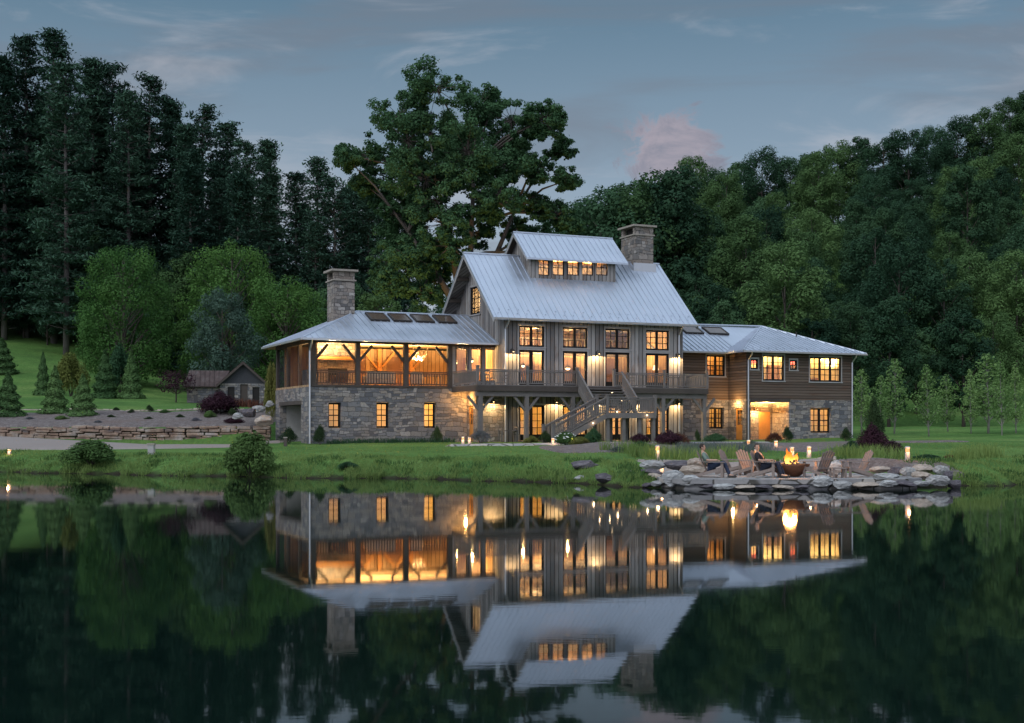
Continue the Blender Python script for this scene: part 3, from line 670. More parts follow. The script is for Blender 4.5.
# clerestory dormer on the ridge
CE, CR, cu0, cu1, cv = 12.28, 14.25, 15.0, 22.7, 1.3
wl, wr = pu(531, cv), pu(615.5, cv)
cws = [(pu(430+a/3.657, cv), pu(430+b/3.657, cv)) for a, b in ((397, 437), (449, 491), (503, 544), (556, 597), (608, 650))]
mb = MB(); wall(mb, FRONT(cv), wl, wr, 10.6, CE+.25, .15, [(a, b, pz(275, a, cv), pz(259.6, a, cv)) for a, b in cws])
for u in (wl, wr-.15):
    for a, b in ((cv+.151, RV), (RV, 2*RV-cv)):
        zt = lambda v: CE+.25+(CR-CE)/(RV-.87)*(min(v, 2*RV-v)-cv); mb.hexa([(u, a, 10.6), (u+.15, a, 10.6), (u+.15, b, 10.6), (u, b, 10.6), (u, a, zt(a)), (u+.15, a, zt(a)), (u+.15, b, zt(b)), (u, b, zt(b))])
mb.build('clerestory_wall', M['siding'], house)
for a, b in cws: window(FRONT(cv), a+.005, b-.005, pz(275, a, cv)+.005, pz(259.6, a, cv)-.005, .05, 1, 2, 2, fr=.05)
MB().poly([(wl+.2, 2.5, 12.1), (wr-.2, 2.5, 12.1), (wr-.2, 2.5, 13.6), (wl+.2, 2.5, 13.6)]).build('clerestory_lining', M['ceil'], house)
for u in (16.6, 17.9, 19.2, 20.5): lamp('clerestory_light', (u, 2.05, 12.3), 9, (1, .60, .24), .1, house)
f1 = [(cu0, .87, CE), (cu1, .87, CE), (cu1, RV, CR), (cu0, RV, CR)]; f2 = [(cu1, 2*RV-.87, CE), (cu0, 2*RV-.87, CE), (cu0, RV, CR), (cu1, RV, CR)]
mb = MB(); slab(mb, f1, .13); slab(mb, f2, .13); ribs(mb, f1, .42); ribs(mb, f2, .42); mb.tube([(cu0, RV, CR+.02), (cu1, RV, CR+.02)], .06, 6); mb.build('roof', [M['roof'], M['timber']], house)
mb = MB(); mb.beam((cu0+.04, .87, CE-.2), (cu0+.04, RV, CR-.2), .06, .14); mb.beam((cu0+.04, 2*RV-.87, CE-.2), (cu0+.04, RV, CR-.2), .06, .14); mb.build('barge_board', M['trim'], house)
# chimneys
def chimney(u0, u1, v0, v1, zb, zt):
    mb = MB(); h = .62; mb.box(u0, u1, v0, v1, zb, zt-h)
    t = .28
    for a, b, c, d in ((u0, u0+t, v0, v0+t), (u1-t, u1, v0, v0+t), (u0, u0+t, v1-t, v1), (u1-t, u1, v1-t, v1), (u0+t, u1-t, v0+.02, v0+t)): mb.box(a, b, c, d, zt-h+.09, zt)
    o = mb.build('chimney', M['stone_warm'], house)
    mb = MB(); mb.box(u0-.09, u1+.09, v0-.09, v1+.09, zt-h+.001, zt-h+.09); mb.box(u0-.2, u1+.2, v0-.2, v1+.2, zt, zt+.13); mb.build('chimney_cap', M['cap'], o)
    MB().box(u0+.3, u1-.3, v0+.3, v1-.3, zt-h+.1, zt-.02).build('flue', M['dark'], o)
    return o
chimney(24.15, 25.65, 2.55, 4.55, 10.6, 15.15)
MB().box(24.0, 25.8, 2.4, 2.55, 11.9, 12.55).build('flashing', M['gutter'], house)
chimney(2.6, 4.0, 4.0, 5.6, 7.6, 11.1)

# ---- right wing
RU0, RU1, LV = 31.8, pu(852.5, 0), 2.3
SP = 2.9                                                      # stone below, clapboards above
T0, TL = FRONT(0), FRONT(LV)
up = [(750.5, 758.2, 369.3, 359), (762.8, 784.1, 380.6, 355), (789.7, 797.2, 370, 360), (809.7, 841.2, 381.6, 356.7)]
UW = [(pu(a, 0), pu(b, 0), pz(c, pu(a, 0), 0), pz(d, pu(a, 0), 0)) for a, b, c, d in up]
lo = (pu(810.7, 0), pu(830.8, 0), pz(432.8, pu(810, 0), 0), pz(408, pu(810, 0), 0)); ent = (RU0+.36, pu(789, 0), -.4, pz(402, pu(770, 0), 0))
mb = MB(); wall(mb, T0, RU0, RU1, SP, 6.35, .25, UW); wall(mb, SIDE(RU0), .251, LV+.3, SP, 6.35, .25); wall(mb, SIDE(RU1-.25), .251, 9.5, SP, 6.35, .25)
lw = (pu(706.3, LV), pu(725, LV), pz(376.4, pu(715, LV), LV), pz(355, pu(715, LV), LV)); ll = (pu(709.4, LV), pu(724, LV), pz(428.7, pu(715, LV), LV), pz(407.5, pu(715, LV), LV))
wall(mb, TL, MU1+.01, RU0-.01, SP, 6.35, .25, [lw]); wall(mb, FRONT(9.3), MU1+.01, RU1-.26, -.4, 6.35, .2)
mb.build('clapboard_wall', M['clap'], house)
mb = MB(); wall(mb, T0, RU0, RU1, -.4, SP-.004, .35, [lo, ent]); wall(mb, SIDE(RU0), .351, LV, -.4, SP-.004, .3, [(.5, 1.45, 0, 2.3)]); wall(mb, SIDE(RU1-.3), .351, 9.3, -.4, SP-.004, .3)
wall(mb, TL, MU1+.01, RU0-.01, -.4, SP-.004, .35, [ll]); mb.build('stone_wall', M['stone'], house)
window(SIDE(RU0), .52, 1.43, .02, 2.28, .1, 1, 2, 3, name='entry_door', kick=.95, fr=.12)
for (a, b, c, d), (s, k, r, md) in zip(UW, ((1, 2, 2, False), (2, 2, 4, True), (1, 2, 2, False), (3, 2, 4, True))): window(T0, a+.005, b-.005, c+.005, d-.005, .06, s, k, r, mid=md, trim='sill')
window(T0, lo[0]+.01, lo[1]-.01, lo[2]+.01, lo[3]-.01, .2, 2, 2, 4, mid=True); window(TL, *[x+e for x, e in zip(lw, (.01, -.01, .01, -.01))], .06, 2, 2, 4, mid=True, trim='sill'); window(TL, *[x+e for x, e in zip(ll, (.01, -.01, .01, -.01))], .2, 2, 2, 4, mid=True)
RC = material('red curtain', lambda t: t.node('ShaderNodeOutputMaterial', {'Surface': t.node('ShaderNodeBsdfTranslucent', {'Color': t.mix(t.noise(t.vmul(t.obj(), (30., 30., .3)), 1., 2), (.45, .06, .10), (.7, .16, .2))})}))
for (a, b, c, d), sm in zip(UW, (1, 0, 1, 0)):
    if sm: MB().poly([(a-.1, .34, d-.30), (b+.2, .34, d-.30), (b+.2, .34, d+.1), (a-.1, .34, d+.1)]).build('valance', RC, house)
    else:
        for x0, x1 in ((a-.15, a+.2), (b-.1, b+.3)): MB().poly([(x0, .36, c-.2), (x1, .36, c-.2), (x1, .36, d+.1), (x0, .36, d+.1)]).build('curtain', M['curtain'], house)
for u0, u1, z1 in ((32.6, 34.4, 4.9), (36.4, 37.3, 5.6), (38.6, 39.2, 5.75), (40.2, 40.9, 4.7)): MB().box(u0, u1, 3.6, 4.15, FL+.02, z1).build('cupboard', M['leather'], house)
room('upper_bedroom', RU0+.3, RU1-.3, .27, 4.2, FL, 6.2, M['cream'], M['inside'], M['cream'])
for u in (33.5, 36.2, 39.8): ceiling_lamp(u, 2., 6.1, 52, color=(1, .70, .28))
room('link_room', MU1+.1, RU0-.35, LV+.27, LV+3.5, FL, 6.2, M['inside'], M['inside'], M['cream']); ceiling_lamp(29.2, 4., 6.1, 42, color=(1, .56, .18))
room('link_store', MU1+.1, RU0-.35, LV+.37, LV+3.2, .02, 2.8, M['cream'], M['inside'], M['cream']); ceiling_lamp(29.2, 4., 2.75, 18, color=(1, .56, .2))
room('lower_study', lo[0]-1, RU1-.4, .37, 3.4, .02, 2.8, M['cream'], M['inside'], M['cream']); ceiling_lamp((lo[0]+lo[1])/2, 1.8, 2.75, 30, color=(1, .58, .2))
room('entry_recess', ent[0], ent[1], .36, 2.1, .03, ent[3]-.02, M['stone_warm'], M['flag'], M['ceil'])
lamp('entry_light', (34.2, .9, 2.3), 42, (1, .60, .22), .1, house); sconce(FRONT(2.08), 33.9, 2.25, 30); sconce(FRONT(2.08), 35.6, 2.25, 24)
MB().box(34.3, 35.25, 2.02, 2.09, .03, 2.05).build('entry_panel_door', M['orange'], house)
lamp('side_door_light', (31.35, 1.0, 2.6), 9, (1, .55, .18), .05, house)
MB().box(RU0+.005, RU0+.35, -.03, .3, -.3, SP-.1).build('corner_post', M['timber'], house)
MB().box(RU0+.36, ent[1]+.1, -.035, .3, ent[3], ent[3]+.24).build('lintel', M['timber'], house)
PK = (37.4, 6.2, 8.75); e0, e1 = -.62, 41.98; ul = 31.15
f = [[(ul, e0, Er), (e1, e0, Er), PK], [(e1, e0, Er), (e1, 12.6, Er), PK], [(e1, 12.6, Er), (ul, 12.6, Er), PK], [(ul, 12.6, Er), (ul, e0, Er), PK]]
mb = MB()
for q in f: slab(mb, q, .13); ribs(mb, q, .42, snow=(q is f[0]))
lf = [(MU1-.3, 1.65, Er+.001), (ul+1.5, 1.65, Er+.001), (37.4, 6.2, 8.62), (MU1-.3, 6.2, 8.62)]; lb = [(37.4, 10.8, Er), (MU1-.3, 10.8, Er), (MU1-.3, 6.2, 8.62), (37.4, 6.2, 8.62)]
slab(mb, lf, .13); ribs(mb, lf, .42, snow=True); slab(mb, lb, .13)
for c in ((ul, e0, Er), (e1, e0, Er)): mb.tube([c, PK], .06, 6)
mb.tube([(MU1-.3, 6.2, 8.63), PK], .06, 6); mb.build('roof', [M['roof'], M['timber']], house)
pl = plane_of(lf[0], lf[1], lf[2])
for a, b in ((684, 702), (707.5, 727)): skylight(house, pl, pu(a, 4.9)-MU1+.3, pu(b, 4.9)-MU1+.3, 3.3, 4.6)
MB().lathe([(.05, 0), (.05, .4)], 8, (38.6, 3.4, 7.75)).build('vent_pipe', M['bronze'], house)
gutter((ul, e0-.06, Er-.07), (e1, e0-.06, Er-.07), 'trim'); gutter((MU1, 1.58, Er-.07), (ul-.05, 1.58, Er-.07), 'trim')
for u in (RU0+.12, RU1-.1): downspout([(u, e0, Er-.1), (u, e0+.1, Er-.3), (u, -.09, Er-.65), (u, -.09, -.1)])

# ---- deck, posts and stairs
DV, DR, DE = -4.27, -3.2, 26.6
mb = MB()
mb.box(9.29, 12.27, DV, -.03, FL-.06, FL); mb.box(12.271, 16.2, DV, MV0-.03, FL-.06, FL); mb.box(16.201, 19.4, DV, MV0-.03, FL-.06, FL); mb.box(19.401, DE, DR, MV0-.03, FL-.06, FL); mb.box(MU1+.03, DE, MV0-.029, LV-.03, FL-.06, FL)
mb.build('deck_floor', M['decktimber'], house)
mb = MB()
mb.box(9.29, 19.4, DV-.02, DV+.13, FL-.4, FL-.062); mb.box(19.401, DE, DR-.02, DR+.13, FL-.4, FL-.062); mb.box(9.27, 9.42, DV+.131, -.03, FL-.4, FL-.062); mb.box(DE-.14, DE+.01, DR+.131, LV-.04, FL-.4, FL-.062)
for u in np.arange(10.2, 26.3, .8): mb.box(u-.03, u+.03, (DV if u < 19.3 else DR)+.14, MV0-.05, FL-.3, FL-.063)
mb.build('deck_framing', M['timber'], house)
def deckpost(u, v, z1=FL-.72, w_=.26):
    o = MB().box(u-w_/2, u+w_/2, v-w_/2, v+w_/2, -.3, z1).build('deck_post', M['decktimber'], house)
    b = MB()
    for s in (-1, 1): b.beam((u+s*.1, v, z1-.85), (u+s*.85, v, z1+.02), .12, .15)
    b.build('knee_brace', M['decktimber'], o)
for u in (9.6, 12.73, 15.95): deckpost(u, DV+.25)
for u in (20.2, 23.2, 26.4): deckpost(u, DR+.25)
MB().box(9.3, 19.2, DV+.12, DV+.38, FL-.72, FL-.41).build('deck_beam', M['decktimber'], house); MB().box(19.45, DE-.02, DR+.14, DR+.38, FL-.72, FL-.41).build('deck_beam', M['decktimber'], house)
railing(SIDE(9.35), -.1, DV+.1, FL); railing(FRONT(DV+.06), 9.45, 12.65, FL); railing(FRONT(DV+.06), 12.8, 16.1, FL)
railing(FRONT(DR+.06), 19.5, 23.1, FL); railing(FRONT(DR+.06), 23.3, DE-.1, FL); railing(SIDE(DE-.06), DR+.1, LV-.1, FL)
for u, v in ((9.35, DV+.06), (12.73, DV+.06), (16.2, DV+.06), (19.42, DR+.06), (23.2, DR+.06), (DE-.06, DR+.06)): newel(u, v, FL)
ST, LZ, LF, LB = 2.05, 1.8, -8.3, -6.32
mb = MB(); n = 10                                             # upper flight toward the pond
for i in range(n):
    z = FL-(FL-LZ)*(i+1)/n; v = DV-ST*i/n; mb.box(16.3, 19.3, v-ST/n-.03, v, z-.05, z) if i < n-1 else None
for u in (16.25, 19.35): mb.beam((u, DV, FL-.2), (u, LB, LZ-.1), .08, .3)
mb.build('stair_flight', M['decktimber'], house)
mb = MB(); mb.box(16.15, 19.6, LF, LB, LZ-.06, LZ); mb.box(16.15, 19.6, LF-.02, LF+.1, LZ-.34, LZ-.061); mb.box(19.5, 19.62, LF+.101, LB, LZ-.34, LZ-.061)
for u in (16.3, 17.4, 18.5, 19.5):
    for v in (LF+.2, LB-.1): mb.box(u-.1, u+.1, v-.1, v+.1, -.3, LZ-.062)
mb.build('stair_landing', M['decktimber'], house)
mb = MB(); n = 10; RUN = 3.6
for i in range(n-1):
    z = LZ-LZ*(i+1)/n; u = 16.15-RUN*i/n; mb.box(u-RUN/n-.03, u, LF+.08, LF+1.35, z-.05, z)
for v in (LF+.04, LF+1.4): mb.beam((16.15, v, LZ-.2), (16.15-RUN, v, -.15), .08, .3)
mb.build('stair_flight', M['decktimber'], house)
for u in (16.25, 19.38): railing(SIDE(u), DV, LB, FL, slope=(FL, LZ))
railing(FRONT(LF+.05), 16.2, 19.55, LZ); railing(SIDE(19.55), LF+.1, LB, LZ)
for v in (LF+.05, LF+1.4): railing(FRONT(v), 16.15, 16.15-RUN, LZ, slope=(LZ, 0))
for u, v, z in ((16.2, LF+.05, LZ), (19.55, LF+.05, LZ), (16.15-RUN, LF+.05, 0), (16.15-RUN, LF+1.4, 0), (16.2, LF+1.4, LZ)): newel(u, v, z-.2, 1.25)
for i in (2, 5): MB().lathe([(.05, 0), (.05, .02)], 8, (18.2+.25*i*.5, DV-ST*i/10-.02, FL-(FL-LZ)*(i+.5)/10)).build('step_light', M['step'], house)
for u, v, z in ((16.5, -6.6, LZ+.45), (16.9, LF+.12, LZ+.05), (18.9, LF-.03, LZ-.16), (15.2, LF+.02, 1.15), (17.5, -6.0, LZ+.5)):
    MB().lathe([(.045, -.03), (.045, .03)], 8, (u, v-.04, z)).build('step_light', M['step'], house); lamp('step_glow', (u, v-.15, z), 1.2, (1, .65, .35), .03, house)
# sconces on the piers, upper and lower
for u, p in ((12.78, 26), (18.98, 30), (25.1, 30)): sconce(T, u, 5.78, p)
for u, p in ((11.4, 26), (15.85, 26), (19.0, 26), (22.1, 26), (25.1, 16)): sconce(T, u, 2.55, p)

# ------------------------------------------------------------------ furniture and lamps in and around the house (things of their own)
def hthing(name, u, v, z, label, cat, group=None, rz=0): return empty(name, tuple(hw(u, v, z)), TH+rz, label, cat, group)
def armchair(u, v, z, rz, label, group, mat='cushion', w_=.8, name='armchair', cat='armchair'):
    t = hthing(name, u, v, z, label, cat, group, rz)
    mb = MB(); mb.box(-w_/2, w_/2, -.4, .4, .18, .42); mb.mesh  # seat block
    mb.build('seat', M[mat], t, bevel=.03); MB().box(-w_/2, w_/2, .3, .45, .425, .92).build('backrest', M[mat], t, bevel=.03)
    for s in (-1, 1): MB().box(s*w_/2-.07, s*w_/2+.07, -.4, .29, .43, .64).build('armrest', M[mat], t, bevel=.03)
    for sx in (-1, 1):
        for sy in (-.35, .35): MB().box(sx*(w_/2-.08)-.03, sx*(w_/2-.08)+.03, sy-.03, sy+.03, 0, .178).build('leg', M['timber'], t)
    return t
g = 'seats on the lit porch'
armchair(4.9, 1.6, FL, R(180), 'pale upholstered sofa behind the railing of the middle porch bay', g, w_=1.9, name='sofa', cat='sofa')
armchair(7.4, 1.5, FL, R(160), 'pale armchair behind the right porch bay railing, under the antler chandelier', g)
armchair(2.2, 1.3, FL, R(200), 'brown armchair behind the left porch bay railing beside the fireplace', g, 'leather')
def table(name, u, v, z, w_, d_, h_, label, cat, mat='decktimber', rz=0, group=None):
    t = hthing(name, u, v, z, label, cat, group, rz)
    MB().box(-w_/2, w_/2, -d_/2, d_/2, h_-.05, h_).build('tabletop', M[mat], t)
    for sx in (-1, 1):
        for sy in (-1, 1): MB().box(sx*(w_/2-.08)-.035, sx*(w_/2-.08)+.035, sy*(d_/2-.08)-.035, sy*(d_/2-.08)+.035, 0, h_-.052).build('leg', M[mat], t)
    return t
table('dining_table', 8.3, 1.9, FL, 1.7, .9, .74, 'wooden dining table on the porch below the antler chandelier', 'table')
table('deck_table', 24.4, -2.3, FL, 1.4, .7, .74, 'small wooden table behind the railing of the right deck', 'table')
def deckchair(u, v, z, rz, label, group):
    t = hthing('patio_chair', u, v, z, label, 'chair', group, rz)
    MB().box(-.25, .25, -.25, .25, .42, .46).build('seat', M['decktimber'], t)
    mb = MB(); mb.box(-.25, -.2, .2, .25, .461, .95); mb.box(.2, .25, .2, .25, .461, .95); mb.box(-.2, .2, .205, .245, .85, .95); mb.box(-.2, .2, .205, .245, .6, .68); mb.build('backrest', M['decktimber'], t)
    for sx in (-1, 1):
        for sy in (-1, 1): MB().box(sx*.22-.025, sx*.22+.025, sy*.22-.025, sy*.22+.025, 0, .419).build('leg', M['decktimber'], t)
g = 'chairs on the deck'
deckchair(10.6, -3.2, FL, R(30), 'slatted chair behind the left corner of the deck railing', g)
deckchair(11.7, -3.0, FL, R(-40), 'slatted chair on the left deck, right of the corner chair', g)
deckchair(21.2, -2.3, FL, R(150), 'slatted chair behind the right deck railing near the stair opening', g)
deckchair(25.4, -2.4, FL, R(-60), 'slatted chair at the right end of the right deck beside its table', g)
table('bench_table', 12.1, -2.6, 0, 1.2, .6, .72, 'small wooden table on the paving under the left deck', 'table')
deckchair(12.9, -2.5, 0, R(100), 'slatted chair beside the small table under the left deck', None)
# antler chandelier and hanging lanterns
t = hthing('antler_chandelier', 7.9, 2.4, 5.35, 'branching antler chandelier hanging in the right bay of the porch', 'chandelier')
mb = MB()
for k in range(14):
    a = k*2*math.pi/14+.2; r = .35+.3*(k % 3)/2; z = .15*(k % 4)
    p = [(0, 0, .1), (math.cos(a)*r*.6, math.sin(a)*r*.6, -.05+z*.3), (math.cos(a+.2)*r, math.sin(a+.2)*r, .2+z), (math.cos(a+.3)*r*1.1, math.sin(a+.3)*r*1.1, .42+z)]
    MB().tube(p, [.03, .028, .02, .006], 6).build('antler', M['cushion'], t, smooth=True)
MB().tube([(0, 0, .1), (0, 0, 1.05)], .015, 6).build('chain', M['bronze'], t)
lamp('chandelier_glow', (0, 0, -.1), 170, (1, .66, .30), .25, t)
for k in range(6): a = k*math.pi/3; MB().lathe([(.015, 0), (.02, .1), (.004, .14)], 6, (math.cos(a)*.4, math.sin(a)*.4, .12)).build('candle_bulb', M['bulb'], t)
def pendant(u, v, z, drop, label, group, r=.13):
    t = hthing('pendant_lamp', u, v, z, label, 'lamp', group)
    MB().tube([(0, 0, .2), (0, 0, .2+drop)], .012, 6).build('cord', M['bronze'], t)
    MB().lathe([(r*.3, .2), (r, .08), (r*1.05, .0)], 12).build('lamp_shade', M['bronze'], t, smooth=True)
    MB().lathe([(.01, -.12), (r*.6, -.09), (r*.75, -.02), (r*.5, .05)], 10).build('bulb', M['bulb'], t, smooth=True); lamp('pendant_glow', (0, 0, -.25), 75, (1, .60, .22), .09, t)
g = 'glowing lamps hanging inside the house'
pendant(uw[0][0]+.45, 1.3, 5.15, 1.05, 'glowing pendant seen through the first screen window right of the porch', g)
pendant(uw[1][0]+.55, 1.3, 5.3, .9, 'glowing pendant seen through the middle one of the screen windows beside the porch', g)
pendant(14.5, .4, 5.0, 2.6, 'glowing pendant behind the leftmost tall glass doors', g)
pendant(17.9, .6, 4.9, 2.7, 'glowing pendant behind the glass doors left of the stair', g, .2)
pendant(20.9, .9, 5.2, 2.4, 'glowing pendant behind the glass doors above the stair landing', g)
t = hthing('floor_lamp', 24.2, -.3, FL, 'tall shaded floor lamp glowing behind the rightmost glass doors', 'lamp')
MB().lathe([(.16, 0), (.16, .03), (.02, .05), (.015, 1.3)], 12).build('stand', M['bronze'], t); MB().lathe([(.22, 1.3), (.15, 1.62)], 14).build('lamp_shade', glow('lit lamp shade', (1, .62, .30), 1.6), t, smooth=True)

# ------------------------------------------------------------------ bollard and path lights
def bollard(x, y, label, group, h=.52, power=3.0, r=.10, rot=0, mat='postwood'):
    z = hz(x, y) if not (4.8 < x < 15.2 and 45 < y < 53) else hz(x, y)
    t = empty('bollard_light', (x, y, z), rot, label, 'light', group)
    MB().lathe([(r, -.15), (r, h*.62)], 10).build('post', M[mat], t); MB().lathe([(r*.8, h*.62), (r*.8, h*.86)], 10).build('lens', M['lens'], t)
    MB().lathe([(r*1.06, h*.86), (r*1.1, h*.93), (r*.7, h)], 10).build('cap', M[mat], t)
    lamp('bollard_glow', (0, -r-.12, h*.7), power, (1, .50, .22), .05, t)
    return t
g = 'lit bollards around the pond edge'
for px, Y, lab, h in ((657.5, 56.0, 'lit bollard on the bank, farther of two at the left end of the patio', .6),
                      (661.5, 51.8, 'lit bollard standing among the boulders at the left end of the stone patio', .5),
                      (907.5, 52.4, 'lit round bollard on the gravel at the right end of the stone patio', .62),
                      (756.5, 55.8, 'lit square bollard just left of the seated person in black', .5),
                      (792.0, 56.2, 'lit bollard right behind the fire bowl flames', .5),
                      (809.0, 56.4, 'lit bollard on the lawn right of the flames behind the slatted chair', .5),
                      (748.5, 68.0, 'lit bollard in the planting left of the lit entry of the right wing', .5),
                      (776.0, 69.0, 'small lit bollard in the bed in front of the lit entry', .4),
                      (463.0, 76.5, 'lit bollard on the grass below the varnished door at the left deck end', .5),
                      (469.5, 77.5, 'small lit bollard right of the brighter one below the left deck end', .4),
                      (553.0, 74.3, 'small lit bollard at the foot of the wooden stair', .4),
                      (571.5, 72.5, 'lit bollard in front of the white hydrangea', .5),
                      (642.0, 72.0, 'small lit bollard among the grasses under the stair landing', .4),
                      (9.5, 68.0, 'small lit bollard at the pond end of the drive on the far left', .28)):
    x, y, _ = at(px, 0, Y); bollard(x, y, lab, g, h)
x, y, _ = at(151.5, 0, 66.5); t = empty('drive_marker', (x, y, hz(x, y)), 0, 'grey unlit stone post at the grass edge of the drive', 'post')
MB().box(-.16, .16, -.16, .16, -.2, .52).build('shaft', M['postwood'], t, bevel=.02); MB().box(-.19, .19, -.19, .19, .521, .6).build('cap', M['cap'], t)
x, y, _ = at(285.5, 0, 76.5); t = empty('drive_marker', (x, y, hz(x, y)), 0, 'thin dark post on the grass in front of the garage recess', 'post')
MB().box(-.09, .09, -.09, .09, -.2, .5).build('shaft', M['timber'], t); MB().box(-.11, .11, -.11, .11, .501, .56).build('cap', M['cap'], t)

# ------------------------------------------------------------------ boulders
def boulder_mesh(name, seed, mats, flat=.62, sub=4):
    bm = bmesh.new(); bmesh.ops.create_icosphere(bm, subdivisions=sub, radius=.5)
    from mathutils import noise
    r = random.Random(seed); cuts = []
    for k in range(11):
        d = Vector((r.gauss(0, 1), r.gauss(0, 1), r.gauss(0, .8))).normalized(); cuts.append((d, r.uniform(.27, .42)))
    off = Vector((seed*3.1, seed*1.7, 0))
    for v in bm.verts:
        p = v.co.copy(); p *= 1+.18*noise.noise(p*1.7+off)
        for d, l in cuts:
            e = p.dot(d)-l
            if e > 0: p -= d*e*.92
        p += p.normalized()*(.045*noise.noise(p*6+off)+.03*noise.noise(p*14+off))
        if abs(p.z) < .5: p.z += .012*math.sin(p.z*60+p.x*4)
        v.co = p
    lo = [min(v.co[i] for v in bm.verts) for i in range(3)]; hi = [max(v.co[i] for v in bm.verts) for i in range(3)]
    for v in bm.verts: v.co = Vector([(v.co[i]-(lo[i]+hi[i])/2)/(hi[i]-lo[i]) for i in range(3)])
    me = bpy.data.meshes.new(name); bm.to_mesh(me); bm.free(); me.materials.append(mats)
    me.polygons.foreach_set('use_smooth', [False]*len(me.polygons)); me.update(); return me
ROCK = {k: [boulder_mesh('boulder', 10*i+j, M['rock_'+k]) for j in range(3)] for i, k in enumerate(('grey', 'dark', 'tan'))}
tone = {'grey': 'pale lichened', 'dark': 'dark slate', 'tan': 'tan sandstone'}
def boulder(px, py, wp, hp, Y, k, label, group, deep=.8, tilt=0):
    x, y, z = at(px, py, Y); s = Y/F
    o = link('boulder', random.choice(ROCK[k])); o.location = (x, y, z); o.scale = (wp*s*1.12, wp*s*deep, hp*s*1.18)
    o.rotation_euler = (random.uniform(-.08, .08), R(tilt)+random.uniform(-.06, .06), random.choice((0, math.pi))+random.uniform(-.25, .25))
    return prop(o, label, 'boulder', group)
g = 'boulders edging the stone patio'
rows = [ # px, py, width px, height px, distance, tone, where
 (653, 465, 24, 8, 50.2, 'grey', 'topmost at the left end of the patio, left of the bollard'),
 (652, 472, 20, 6, 49.4, 'dark', 'under the topmost pale one at the left end'),
 (655, 477, 15, 7, 48.2, 'tan', 'third layer down at the left end'),
 (658, 483.5, 13, 5, 46.8, 'grey', 'smallest at the waterline at the left end'),
 (647, 485, 10, 4, 47.0, 'dark', 'half sunk at the far left waterline'),
 (679, 465.5, 29, 9, 50.0, 'dark', 'long and low, right of the left bollard'),
 (698, 463, 20, 9, 49.6, 'tan', 'topmost one behind the person in green'),
 (672, 478, 21, 14, 46.4, 'grey', 'largest of the left front, blotched black'),
 (695, 471, 29, 10, 48.2, 'tan', 'low slope in front of the person in green'),
 (691, 480.5, 27, 10, 46.0, 'grey', 'front row left of the stone ledge'),
 (708, 486, 18, 4, 45.6, 'dark', 'flat at the waterline left of the ledge'),
 (723, 486, 24, 5, 45.5, 'grey', 'flat at the waterline under the person in green'),
 (745, 487, 20, 4, 45.4, 'tan', 'flat at the waterline left below the person in black'),
 (764, 487, 17, 4, 45.4, 'dark', 'flat at the waterline right below the person in black'),
 (783, 487, 20, 4, 45.4, 'tan', 'flat at the waterline below the fire bowl'),
 (802, 487, 14, 4, 45.4, 'dark', 'flat at the waterline right below the fire bowl'),
 (821, 481.5, 23, 11, 45.7, 'grey', 'largest front one below the slatted chair right of the fire'),
 (842, 484.5, 17, 7, 45.6, 'grey', 'front row below the tilted chair on the right'),
 (836, 468, 19, 14, 50.6, 'grey', 'big upright one behind the gap between the right chairs'),
 (826, 461, 22, 9, 53.5, 'tan', 'farthest back, behind the slatted chair right of the fire'),
 (865, 485, 26, 6, 45.7, 'tan', 'long flat one at the right waterline'),
 (872, 480.5, 15, 5, 46.6, 'grey', 'second layer above the long flat tan one'),
 (887, 477, 24, 7, 47.0, 'grey', 'broad pale slab right of the tilted chair'),
 (888, 483, 21, 6, 45.8, 'grey', 'front row under the broad pale slab'),
 (906, 483.5, 19, 6, 45.8, 'dark', 'front row right of the gap in the right front'),
 (880, 469.5, 20, 6, 49.2, 'tan', 'upper layer just right of the tilted chair'),
 (895, 471.5, 15, 8, 48.8, 'dark', 'upper layer left below the right bollard'),
 (908, 472, 15, 9, 48.6, 'grey', 'mossy upper one right below the right bollard'),
 (922, 469, 21, 9, 48.8, 'tan', 'upper layer right of the right bollard'),
 (923, 476, 21, 8, 47.4, 'tan', 'middle layer at the right end'),
 (921, 483.5, 16, 5, 46.2, 'grey', 'small front one at the right end'),
 (938, 480.5, 22, 10, 46.4, 'grey', 'largest pale one at the right end'),
 (941, 470.5, 15, 9, 48.6, 'grey', 'topmost at the right end'),
 (948, 476, 9, 9, 47.4, 'dark', 'narrow one closing the right end'),
 (954, 484.5, 13, 8, 46.6, 'dark', 'last one, standing off in the water on the right')]
for px, py, wp, hp, Y, k, where in rows:
    nm = {'grey': 'pale grey boulder', 'dark': 'dark slate boulder', 'tan': 'tan boulder'}[k]
    boulder(px, py, wp, hp, Y, k, nm+', '+where, g)
g = 'boulders on the grass bank'
for px, py, wp, hp, Y, k, lab in ((585, 466, 26, 10, 52.6, 'dark', 'dark slate boulder sunk in the grass of the bank below the stair'),
    (606, 478, 20, 9, 49.2, 'dark', 'dark boulder at the waterline left of the stone patio'), (581, 478, 14, 5, 51.0, 'grey', 'low grey rock at the waterline below the white hydrangea'),
    (563, 480, 9, 5, 51.2, 'dark', 'small dark rock at the waterline left of the low grey one'), (629, 472, 7, 3, 49.6, 'grey', 'small pale rock in the grass just left of the patio')):
    boulder(px, py, wp, hp, Y, k, lab, g)
g = 'boulders at the end of the retaining wall'
